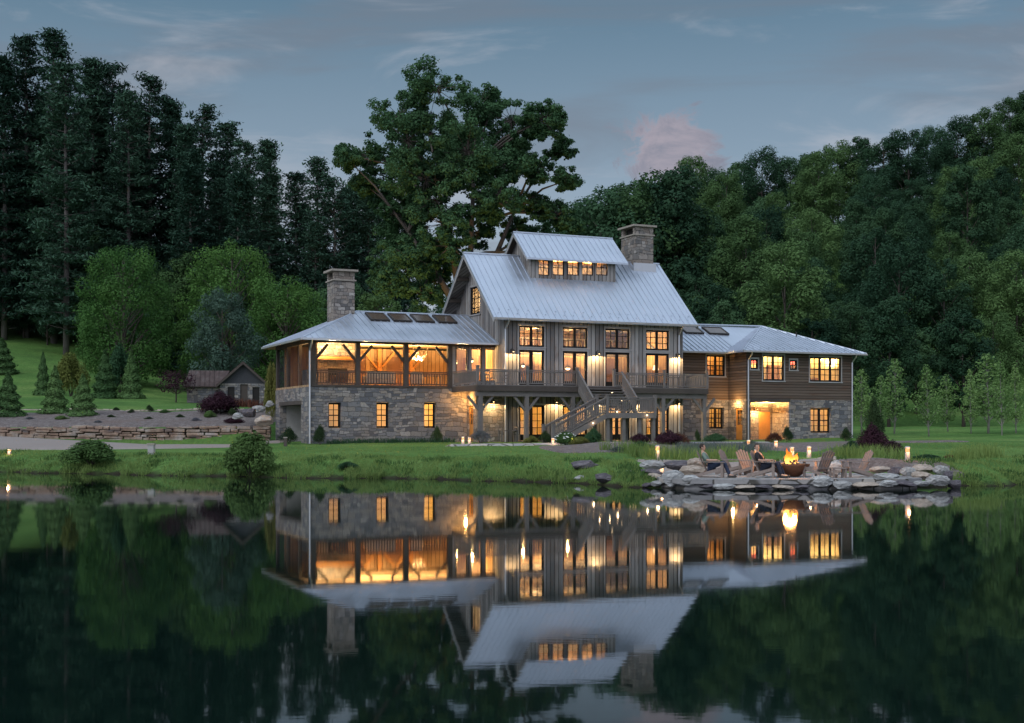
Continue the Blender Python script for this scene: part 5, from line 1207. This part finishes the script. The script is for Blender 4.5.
# ------------------------------------------------------------------ grasses, lavender, bank blades
def blades(name, pts, h, wd, mat, seed, lean=.35):
    r = np.random.default_rng(seed); p = np.asarray(pts); n = len(p); hh = h*r.uniform(.5, 1.25, n); a = r.uniform(0, 6.28, n); L = r.normal(size=(n, 2))*lean*hh[:, None]
    dx = np.stack([np.cos(a)*wd/2, np.sin(a)*wd/2, 0*a], 1); mid = p+np.stack([L[:, 0]*.35, L[:, 1]*.35, hh*.6], 1); tip = p+np.stack([L[:, 0], L[:, 1], hh], 1)
    v = np.stack([p-dx, p+dx, mid+dx*.7, mid-dx*.7, tip], 1).reshape(-1, 3); i = np.arange(n)*5
    me = bpy.data.meshes.new(name); f = [(k, k+1, k+2, k+3) for k in i]+[(k+3, k+2, k+4) for k in i]
    me.from_pydata(v.tolist(), [], f); me.materials.append(M[mat]); me.update(); o = link(name, me); o['kind'] = 'stuff'; return o
r = np.random.default_rng(11)
n = 42000; px = r.uniform(-40, 1070, n); X = np.empty(n); d = r.uniform(0, 1, n)**1.8*7.5-.08
Yg = np.full(n, 56.); 
for _ in range(6): X = (px-512)/F*Yg; Yg = shore(X)+d
keep = ~((X > 5.2) & (X < 15.6) & (Yg < 53.2)); X, Yg, d2 = X[keep], Yg[keep], d[keep]
tall = .5+.5*np.sin(X*1.3)*np.sin(X*.37+1)
o = blades('bank_grass', np.stack([X, Yg, height(X, Yg)-.02], 1), .10+.26*tall*np.exp(-d2/1.0)+.07*(np.sin(X*7)>.6), .03, 'grass_blade', 12)
n = 26000; px = r.uniform(-20, 1050, n); Yg = r.uniform(57, 80, n); X = (px-512)/F*Yg
keep = (height(X, Yg) > .5) & ~((X < -14) & (Yg > 68)) & ~((X > 1) & (X < 22) & (Yg > 62) & (Yg < 74)); X, Yg = X[keep], Yg[keep]
blades('lawn_grass', np.stack([X, Yg, height(X, Yg)-.02], 1), .08, .035, 'grass_blade', 13)
n = 1500; px = r.uniform(-20, 1050, n); X = np.empty(n); d = r.uniform(0, 1, n)**1.3*6
Yg = np.full(n, 56.)
for _ in range(6): X = (px-512)/F*Yg; Yg = shore(X)+d
keep = ~((X > 5.2) & (X < 15.6) & (Yg < 53.2)) & (np.sin(X*1.9+2)*np.sin(X*.61+Yg*.8) > .1); X, Yg = X[keep], Yg[keep]; q = np.repeat(np.stack([X, Yg], 1), 9, 0)+r.normal(size=(len(X)*9, 2))*.16
blades('bank_weeds', np.stack([q[:, 0], q[:, 1], height(q[:, 0], q[:, 1])-.02], 1), .2, .05, 'leaf_shrub', 31, .45)
def tuft_stuff(name, spots, h, mat, seed, per=160, spread=.5, wd=.03):
    rr = np.random.default_rng(seed); P = []
    for (px, Y) in spots:
        x, y, _ = at(px, 0, Y); q = rr.normal(size=(per, 2))*spread*.5; P.append(np.stack([x+q[:, 0], y+q[:, 1], height(x+q[:, 0], y+q[:, 1])], 1))
    return blades(name, np.concatenate(P), h, wd, mat, seed, .25)
tuft_stuff('lavender_patch', [(px, Y) for px in range(686, 760, 7) for Y in (61, 64, 67)], .36, 'leaf_lav', 21, 70, .9)
tuft_stuff('ornamental_grass', [(628, 62), (632, 60), (645, 61), (650, 58.5), (622, 64), (660, 58), (606, 66), (636, 57), (652, 56)], .6, 'grass_blade', 22, 70, .4)
tuft_stuff('ornamental_grass', [(862, 57), (870, 56), (846, 57), (838, 58), (880, 58), (962, 56), (968, 57), (984, 58), (990, 57), (900, 57), (712, 57), (690, 56), (672, 57), (730, 58)], .6, 'grass_blade', 23, 150, .6)
tuft_stuff('flower_border', [(px, 79.6+(px-330)*.02) for px in range(332, 452, 9)], .3, 'leaf_big', 24, 90, .5)
tuft_stuff('red_flowers', [(px, 104) for px in range(224, 262, 6)], .6, 'leaf_red', 25, 60, .8, .08)

# ------------------------------------------------------------------ stone shed on the left
sx, sy, _ = at(236, 0, 113); sz = hz(sx, sy)
shed = empty('stone_shed', (sx, sy, sz-.1), R(12), 'small stone outbuilding with rusty tin roof and grey gable below the trees', 'shed', scale=(.8, .85, 1.2))
mb = MB(); T = FRONT(0); wall(mb, T, -1.7, 3.2, -.5, 1.75, .3, [(-.9, -.15, -.4, 1.5), (.45, 1.25, -.4, 1.7), (1.75, 2.5, -.4, 1.5)]); wall(mb, SIDE(-1.7), .301, 4, -.5, 1.75, .3); mb.box(2.9, 3.2, .301, 4, -.5, 1.75)
wall(mb, FRONT(.6), -5.2, -1.71, -.5, 1.6, .3); mb.build('stone_wall', M['stone'], shed)
for a, b, c in ((-.9, -.15, 1.5), (.45, 1.25, 1.7), (1.75, 2.5, 1.5)): MB().box(a+.01, b-.01, .12, .2, -.35, c-.01).build('door', M['dark'] if a != .45 else M['timber'], shed)
MB().hexa([(-1.7, .02, 1.751), (3.2, .02, 1.751), (3.2, .3, 1.751), (-1.7, .3, 1.751), (.7, .02, 3.15), (.8, .02, 3.15), (.8, .3, 3.15), (.7, .3, 3.15)]).build('gable', plain('grey gable boards', (.05, .052, .058), .9), shed)
mb = MB(); f = [(-2.1, -.45, 1.62), (-2.1, 4.3, 1.62), (.75, 4.3, 3.32), (.75, -.45, 3.32)]; f2 = [(3.6, 4.3, 1.62), (3.6, -.45, 1.62), (.75, -.45, 3.32), (.75, 4.3, 3.32)]
slab(mb, f, .08, 0, 0); slab(mb, f2, .08, 0, 0); ribs(mb, f, .5); ribs(mb, f2, .5)
f3 = [(-5.6, .25, 1.55), (-1.5, .25, 1.55), (-.7, 2.6, 2.75), (-5.0, 2.6, 2.75)]; slab(mb, f3, .08, 0, 0); ribs(mb, f3, .5); mb.build('roof', M['rust'], shed)
MB().beam((-2.1, -.46, 1.52), (.75, -.46, 3.22), .06, .14).beam((3.6, -.46, 1.52), (.75, -.46, 3.22), .06, .14).build('barge_board', M['timber'], shed)

# ------------------------------------------------------------------ fire patio
v = []; pts = [(5.9, 45.75), (6.8, 45.5), (8.6, 45.45), (10.9, 45.5), (12.2, 45.9), (13.6, 45.9), (14.7, 46.6), (15.0, 49), (14.2, 51.5), (12, 53), (8.5, 53.1), (6.2, 52.2), (5.4, 49), (5.3, 46.8)]
PT = .36; mb = MB(); n = len(pts); mb.poly([(x, y, PT) for x, y in pts])
for i in range(n): (a, b), (c, d) = pts[i], pts[(i+1) % n]; mb.poly([(a, b, PT), (a, b, PT-.16), (c, d, PT-.16), (c, d, PT)])
in_ = [(x*.97+.3, y+.12 if y < 48 else y-.1) for x, y in pts]
for i in range(n): (a, b), (c, d) = in_[i], in_[(i+1) % n]; mb.poly([(a, b, PT-.161), (a, b, -1.2), (c, d, -1.2), (c, d, PT-.161)])
prop(mb.build('stone_patio', M['flag']), kind='structure')
fx, fy, _ = at(790, 0, 48.2)
fb = empty('fire_bowl', (fx, fy, PT), 0, 'rusty steel fire bowl with tall orange flames on the patio', 'fire pit')
MB().lathe([(.30, 0), (.36, .03), (.62, .22), (.72, .42), (.73, .47), (.68, .47), (.62, .36), (.1, .26), (.01, .25)], 28).build('bowl', M['corten'], fb, smooth=True)
MB().lathe([(.34, -.02), (.30, .05)], 16).build('base_ring', M['bronze'], fb)
for k in range(9): a = k*.7; MB().beam((math.cos(a)*.5, math.sin(a)*.5, .40), (-math.cos(a)*.25, -math.sin(a)*.25, .52+.02*k), .09, .09).build('log', M['bark'], fb)
def fire_fn(t):
    z = t.sep(t.obj())[2]; n = t.noise(t.obj(), 4.5, 4)
    h = t.math('ADD', z, t.math('MULTIPLY', t.math('SUBTRACT', n, .5), .5))
    c = t.ramp(t.math('DIVIDE', h, 1.35), [(.32, (1, .55, .12)), (.5, (1, .28, .035)), (.8, (1, .11, .012))]); s = t.step(h, .45, 1.1, 1.7, .4)
    fr = t.node('ShaderNodeLayerWeight', {'Blend': .35}).outputs['Facing']
    mx = t.node('ShaderNodeMixShader', {0: t.step(fr, .35, .95, .08, .92)}); t.l.new(t.node('ShaderNodeEmission', {'Color': c, 'Strength': s}).outputs[0], mx.inputs[1]); t.l.new(t.node('ShaderNodeBsdfTransparent').outputs[0], mx.inputs[2])
    t.node('ShaderNodeOutputMaterial', {'Surface': mx.outputs[0]})
fm = material('flames', fire_fn); r = random.Random(3)
for k in range(18):
    a = r.uniform(0, 6.28); q = r.uniform(0, .34)*r.uniform(.3, 1); h = r.uniform(.22, .78)*(1.1-q*2.2); x0, y0 = math.cos(a)*q, math.sin(a)*q; mb = MB(); w_ = r.uniform(.05, .10)
    path = [(x0+.10*math.sin(t*4+k)*t, y0+.08*math.cos(t*5+k)*t, .40+h*t) for t in np.linspace(0, 1, 9)]
    mb.tube(path, [w_*max(.03, math.sin(math.pi*min(1, (.16+.84*t)))**.9*(1.15-.5*t)) for t in np.linspace(0, 1, 9)], 9); mb.build('flame', fm, fb, smooth=True)
lamp('fire_light', (0, 0, .85), 150, (1, .42, .12), .22, fb)

def adirondack(px, Y, rz, label, group='slatted wooden chairs around the fire', s=1.0, z=PT):
    x, y, _ = at(px, 0, Y); t = empty('adirondack_chair', (x, y, z), rz, label, 'chair', group, s)
    mb = MB()
    for k in range(6): y0 = -.36+k*.105; z0 = .38-(k*.105)*.28; mb.hexa([(-.27, y0, z0-.02), (.27, y0, z0-.02), (.27, y0+.085, z0-.044), (-.27, y0+.085, z0-.044), (-.27, y0, z0), (.27, y0, z0), (.27, y0+.085, z0-.024), (-.27, y0+.085, z0-.024)])
    mb.build('seat', M['chairwood'], t)
    mb = MB()
    for k in range(5):
        xx = (k-2)*.112; fan = (k-2)*.022; top = .98-.035*abs(k-2)**1.4; mb.beam((xx, .22, .2), (xx+fan, .22+(top-.2)*.5, top), .09, .022, 0, (0, 1, .5))
    mb.beam((-.28, .30, .33), (.28, .30, .33), .03, .07); mb.beam((-.3, .475, .66), (.3, .475, .66), .03, .07); mb.build('backrest', M['chairwood'], t)
    for sx in (-1, 1):
        MB().hexa([(sx*.33-.075, -.42, .55), (sx*.33+.075, -.42, .55), (sx*.33+.05, .46, .57), (sx*.33-.05, .46, .57), (sx*.33-.075, -.42, .573), (sx*.33+.075, -.42, .573), (sx*.33+.05, .46, .593), (sx*.33-.05, .46, .593)]).build('armrest', M['chairwood'], t)
        MB().box(sx*.31-.02, sx*.31+.02, -.37, -.27, 0, .549).build('leg', M['chairwood'], t)
        MB().beam((sx*.28, -.36, .33), (sx*.28, .7, .045), .025, .11).build('leg', M['chairwood'], t)
    return t
adirondack(713.5, 47.3, R(78), 'slatted wooden chair holding the person in green on the left')
adirondack(735, 50.2, R(60), 'empty pale slatted chair behind the person in green, back tilted')
adirondack(752, 49.4, R(35), 'empty slatted chair between the two people, turned to the pond')
adirondack(767.5, 47.3, R(60), 'slatted wooden chair holding the person in black')
adirondack(817, 47.6, R(215), 'slatted chair right of the fire showing its upright back slats', s=1.02)
adirondack(855, 47.6, R(-80), 'rightmost slatted chair, reclined and facing the fire', s=1.02)
x, y, _ = at(838, 0, 46.9); t = empty('side_table', (x, y, PT), R(10), 'low slatted wooden stool in front of the rightmost chair', 'stool')
MB().box(-.28, .28, -.2, .2, .33, .37).build('tabletop', M['chairwood'], t)
for sx_ in (-1, 1):
    for sy_ in (-1, 1): MB().box(sx_*.23-.03, sx_*.23+.03, sy_*.15-.03, sy_*.15+.03, 0, .329).build('leg', M['chairwood'], t)

# ------------------------------------------------------------------ the two people, seated in the chairs
def skin_mesh(verts, edges, radii, root=0, sub=1):
    me = bpy.data.meshes.new('tmp'); me.from_pydata(verts, edges, []); o = bpy.data.objects.new('tmp', me); COL.objects.link(o)
    md = o.modifiers.new('s', 'SKIN'); md.use_smooth_shade = True
    for i, rr in enumerate(radii): me.skin_vertices[0].data[i].radius = (rr, rr) if not isinstance(rr, tuple) else rr
    me.skin_vertices[0].data[root].use_root = True
    if sub: o.modifiers.new('u', 'SUBSURF').levels = sub
    bpy.context.view_layer.update(); dg = bpy.context.evaluated_depsgraph_get(); out = bpy.data.meshes.new_from_object(o.evaluated_get(dg)); bpy.data.objects.remove(o); return out
def remesh(bm, vox):
    me = bpy.data.meshes.new('tmp'); bm.to_mesh(me); bm.free(); o = bpy.data.objects.new('tmp', me); COL.objects.link(o)
    md = o.modifiers.new('r', 'REMESH'); md.mode = 'VOXEL'; md.voxel_size = vox; md.use_smooth_shade = True; sm = o.modifiers.new('m', 'SMOOTH'); sm.iterations = 2
    bpy.context.view_layer.update(); out = bpy.data.meshes.new_from_object(o.evaluated_get(bpy.context.evaluated_depsgraph_get())); bpy.data.objects.remove(o); return out
def person(px, Y, rz, label, shirt, trousers, hair, headturn=0, skin=(.45, .27, .19), z=PT, arms=0):
    x, y, _ = at(px, 0, Y); t = empty('person', (x, y, z), rz, label, 'person', 'people seated by the fire')
    J = {'pel': (0, .12, .40), 'waist': (0, .22, .56), 'chest': (0, .335, .77), 'neck': (0, .40, .93), 'head': (0, .405, 1.0)}
    for s, n in ((-1, 'l'), (1, 'r')):
        J.update({n+'hip': (s*.10, .08, .39), n+'kne': (s*.13, -.38, .56), n+'ank': (s*.13, -.58, .10), n+'toe': (s*.15, -.78, .045), n+'hel': (s*.13, -.55, .05),
                  n+'sho': (s*.20, .36, .86), n+'elb': (s*.31, .22, .63), n+'wri': (s*.29, -.05, .63), n+'pal': (s*.285, -.13, .63)})
    E = [('pel', 'waist'), ('waist', 'chest'), ('chest', 'neck'), ('neck', 'head')]
    for n in 'lr': E += [('pel', n+'hip'), (n+'hip', n+'kne'), (n+'kne', n+'ank'), (n+'ank', n+'toe'), ('chest', n+'sho'), (n+'sho', n+'elb'), (n+'elb', n+'wri'), (n+'wri', n+'pal')]
    rad = {'pel': .14, 'waist': .125, 'chest': .145, 'neck': .058, 'head': .055, 'hip': .095, 'kne': .062, 'ank': .042, 'toe': .036, 'hel': .04, 'sho': .068, 'elb': .045, 'wri': .029, 'pal': .036}
    def chain(keys, edges, grow=0, sub=1):
        ks = list(keys); idx = {k: i for i, k in enumerate(ks)}
        return skin_mesh([J[k] for k in ks], [(idx[a], idx[b]) for a, b in edges], [(rad.get(k) or rad[k[1:]])+grow for k in ks], 0, sub)
    keys = [k for k in J if not k.endswith('hel')]
    body = chain(keys, E); bm = bmesh.new(); bm.from_mesh(body)
    H = Vector((0, .40, 1.09)); rot = Matrix.Rotation(headturn, 4, 'Z')
    def blob(c, s_, seg=14): m = Matrix.Translation(H) @ rot @ Matrix.Translation(Vector(c)) @ Matrix.Diagonal((*s_, 1)); bmesh.ops.create_uvsphere(bm, u_segments=seg, v_segments=seg-4, radius=1, matrix=m)
    blob((0, 0, .02), (.078, .098, .112)); blob((0, -.03, -.05), (.06, .07, .07)); blob((0, -.098, -.005), (.014, .022, .024), 10); blob((0, -.085, -.052), (.026, .014, .010), 10); blob((0, -.088, .032), (.05, .016, .012), 10)
    for s in (-1, 1):
        blob((s*.082, .01, 0), (.014, .022, .032), 10)
        n = 'l' if s < 0 else 'r'; p = Vector(J[n+'pal'])
        for k, (ox, ln) in enumerate(((-.028, .062), (-.010, .075), (.010, .07), (.026, .055))):   # four fingers hanging over the arm's end, and a thumb
            a = p+Vector((ox, -.025, 0)); b = a+Vector((0, -ln*.6, -.008)); c = b+Vector((0, -ln*.35, -.035))
            for q0, q1, r0 in ((a, b, .0095), (b, c, .0085)):
                d = q1-q0; bmesh.ops.create_cone(bm, cap_ends=True, segments=8, radius1=r0, radius2=r0*.9, depth=d.length*1.2, matrix=Matrix.Translation((q0+q1)/2) @ d.to_track_quat('Z', 'Y').to_matrix().to_4x4())
        a = p+Vector((-s*.03, .0, .005)); b = a+Vector((-s*.025, -.045, -.01)); d = b-a
        bmesh.ops.create_cone(bm, cap_ends=True, segments=8, radius1=.011, radius2=.009, depth=d.length*1.2, matrix=Matrix.Translation((a+b)/2) @ d.to_track_quat('Z', 'Y').to_matrix().to_4x4())
    me = remesh(bm, .009); me.name = 'person'; me.materials.append(plain('skin', skin, .6, var=.08)); o = link('body', me, t)
    ck = ['pel', 'waist', 'chest']+[n+k for n in 'lr' for k in ('sho', 'elb')]; J2 = dict(J)
    sh = chain(ck, [('pel', 'waist'), ('waist', 'chest')]+[('chest', n+'sho') for n in 'lr']+[(n+'sho', n+'elb') for n in 'lr'], .014); sh.materials.append(plain('shirt', shirt, .9)); link('shirt', sh, t)
    tk = ['pel']+[n+k for n in 'lr' for k in ('hip', 'kne', 'ank')]
    tr = chain(tk, [('pel', n+'hip') for n in 'lr']+[(n+'hip', n+'kne') for n in 'lr']+[(n+'kne', n+'ank') for n in 'lr'], .017); tr.materials.append(plain('trousers', trousers, .9)); link('trousers', tr, t)
    for n in 'lr':
        a = Vector(J[n+'hel']); b = Vector(J[n+'toe']); mb = MB(); mb.tube([a+Vector((0, .04, .0)), a, (a+b)/2, b, b+Vector((0, -.05, -.008))], [.03, .052, .05, .046, .02], 10); mb.build('shoe', M['bronze'], t, smooth=True)
    hb = bmesh.new(); bmesh.ops.create_uvsphere(hb, u_segments=18, v_segments=12, radius=1, matrix=Matrix.Translation(H) @ rot @ Matrix.Translation((0, .012, .042)) @ Matrix.Diagonal((.088, .106, .108, 1)))
    inv = (Matrix.Translation(H) @ rot).inverted()
    bmesh.ops.delete(hb, geom=[v_ for v_ in hb.verts if (inv @ v_.co).y < -.058 and (inv @ v_.co).z < .085 or (inv @ v_.co).z < -.045], context='VERTS')
    hm = bpy.data.meshes.new('hair'); hb.to_mesh(hm); hb.free(); hm.materials.append(plain('hair', hair, .8)); link('hair', hm, t)
    return t
person(713.5, 47.3, R(78), 'person in a green t-shirt and jeans reclining in the left chair, facing the fire', (.14, .19, .155), (.028, .04, .075), (.03, .02, .015), headturn=R(0))
person(767.5, 47.3, R(60), 'person in a black t-shirt and dark jeans seated left of the fire bowl', (.014, .014, .016), (.022, .026, .042), (.05, .032, .024), headturn=R(-45))
# landscape light behind the porch that warms the foot of the shade tree
t = hthing('flood_light', 9.8, 12.5, 0, 'landscape floodlight behind the porch shining into the shade tree', 'light')
MB().lathe([(.05, 0), (.06, .18), (.10, .22), (.11, .34)], 10).build('housing', M['bronze'], t); lamp('flood_beam', (0, 0, .5), 1700, (1, .66, .26), .1, t, 'SPOT', (R(130), 0, R(-30)), 75, .6)

for n, lab, cat in (('ground', 'green lawn, grassy banks and wooded hillsides around the pond', 'ground'), ('driveway', 'pale gravel drive curving below the retaining wall on the left', 'driveway'), ('mulch_bed', 'dark mulch slope between the retaining wall and the upper lawn', 'mulch bed'), ('garden_bed', 'planted mulch bed between the house front and the stone patio', 'garden bed'),
    ('gravel_patch', 'dark gravel around the right bollard behind the patio boulders', 'gravel'), ('gravel_patch.001', 'pale gravel strip along the back of the stone patio', 'gravel'), ('garden_path', 'flagstone path along the front of the house', 'path'), ('pond_water', 'still dark pond mirroring the lit house and trees', 'pond'), ('stone_patio', 'flagstone patio at the pond edge under the fire bowl and chairs', 'patio'), ('bank_grass', 'rough tall grass along the pond bank', 'grass'), ('bank_weeds', 'dark broad leaved weeds scattered along the pond bank', 'weeds'), ('lawn_grass', 'short mown grass in front of the house', 'grass'), ('lavender_patch', 'grey purple lavender drifts behind the patio', 'lavender'),
    ('ornamental_grass', 'tufts of upright grass left of the patio below the landing', 'grass'), ('ornamental_grass.001', 'loose grass tufts behind and right of the patio boulders', 'grass'), ('flower_border', 'low green border along the foot of the stone wing', 'plants'), ('red_flowers', 'reddish flowers in front of the stone shed', 'flowers')):
    prop(bpy.data.objects[n], lab, cat)

# the woods carry on beyond both sides of the view, read as one mass there
def wood(name, protos, spots, label):
    V = []; Q = []; MI = []; n0 = 0; mats = []
    for (x, y, s, a, k) in spots:
        for me in protos[k]:
            v = np.empty(len(me.vertices)*3, np.float32); me.vertices.foreach_get('co', v); v = v.reshape(-1, 3)*s; c, d = math.cos(a), math.sin(a)
            v = np.stack([v[:, 0]*c-v[:, 1]*d+x, v[:, 0]*d+v[:, 1]*c+y, v[:, 2]+hz(x, y)-.2], 1)
            f = [list(p.vertices) for p in me.polygons if len(p.vertices) == 4] if len(me.polygons) < 5000 else np.arange(len(v)).reshape(-1, 4).tolist()
            m = me.materials[0]
            if m not in mats: mats.append(m)
            V.append(v); Q.append(np.asarray(f, np.int32)+n0); MI.append(np.full(len(f), mats.index(m))); n0 += len(v)
    o = link(name, npmesh(name, np.concatenate(V), np.concatenate(Q), mats, midx=np.concatenate(MI))); prop(o, label, 'woods', None, 'stuff')
rr = random.Random(8); sp = []
for i in range(26):
    y = rr.uniform(160, 196); x = -.415*y-rr.uniform(2, 42); sp.append((x, y, rr.uniform(.75, .98), rr.uniform(0, 6), rr.randrange(4)))
wood('pine_wood', P_pine, sp, 'dark pine wood carrying on past the left edge of the view')
sp = []
for i in range(30):
    y = rr.uniform(142, 262); x = .41*y+rr.uniform(2, 38); sp.append((x, y, rr.uniform(.7, 1.0), rr.uniform(0, 6), rr.randrange(7)))
wood('broadleaf_wood', P_dec, sp, 'broadleaf wood carrying on past the right edge of the view')
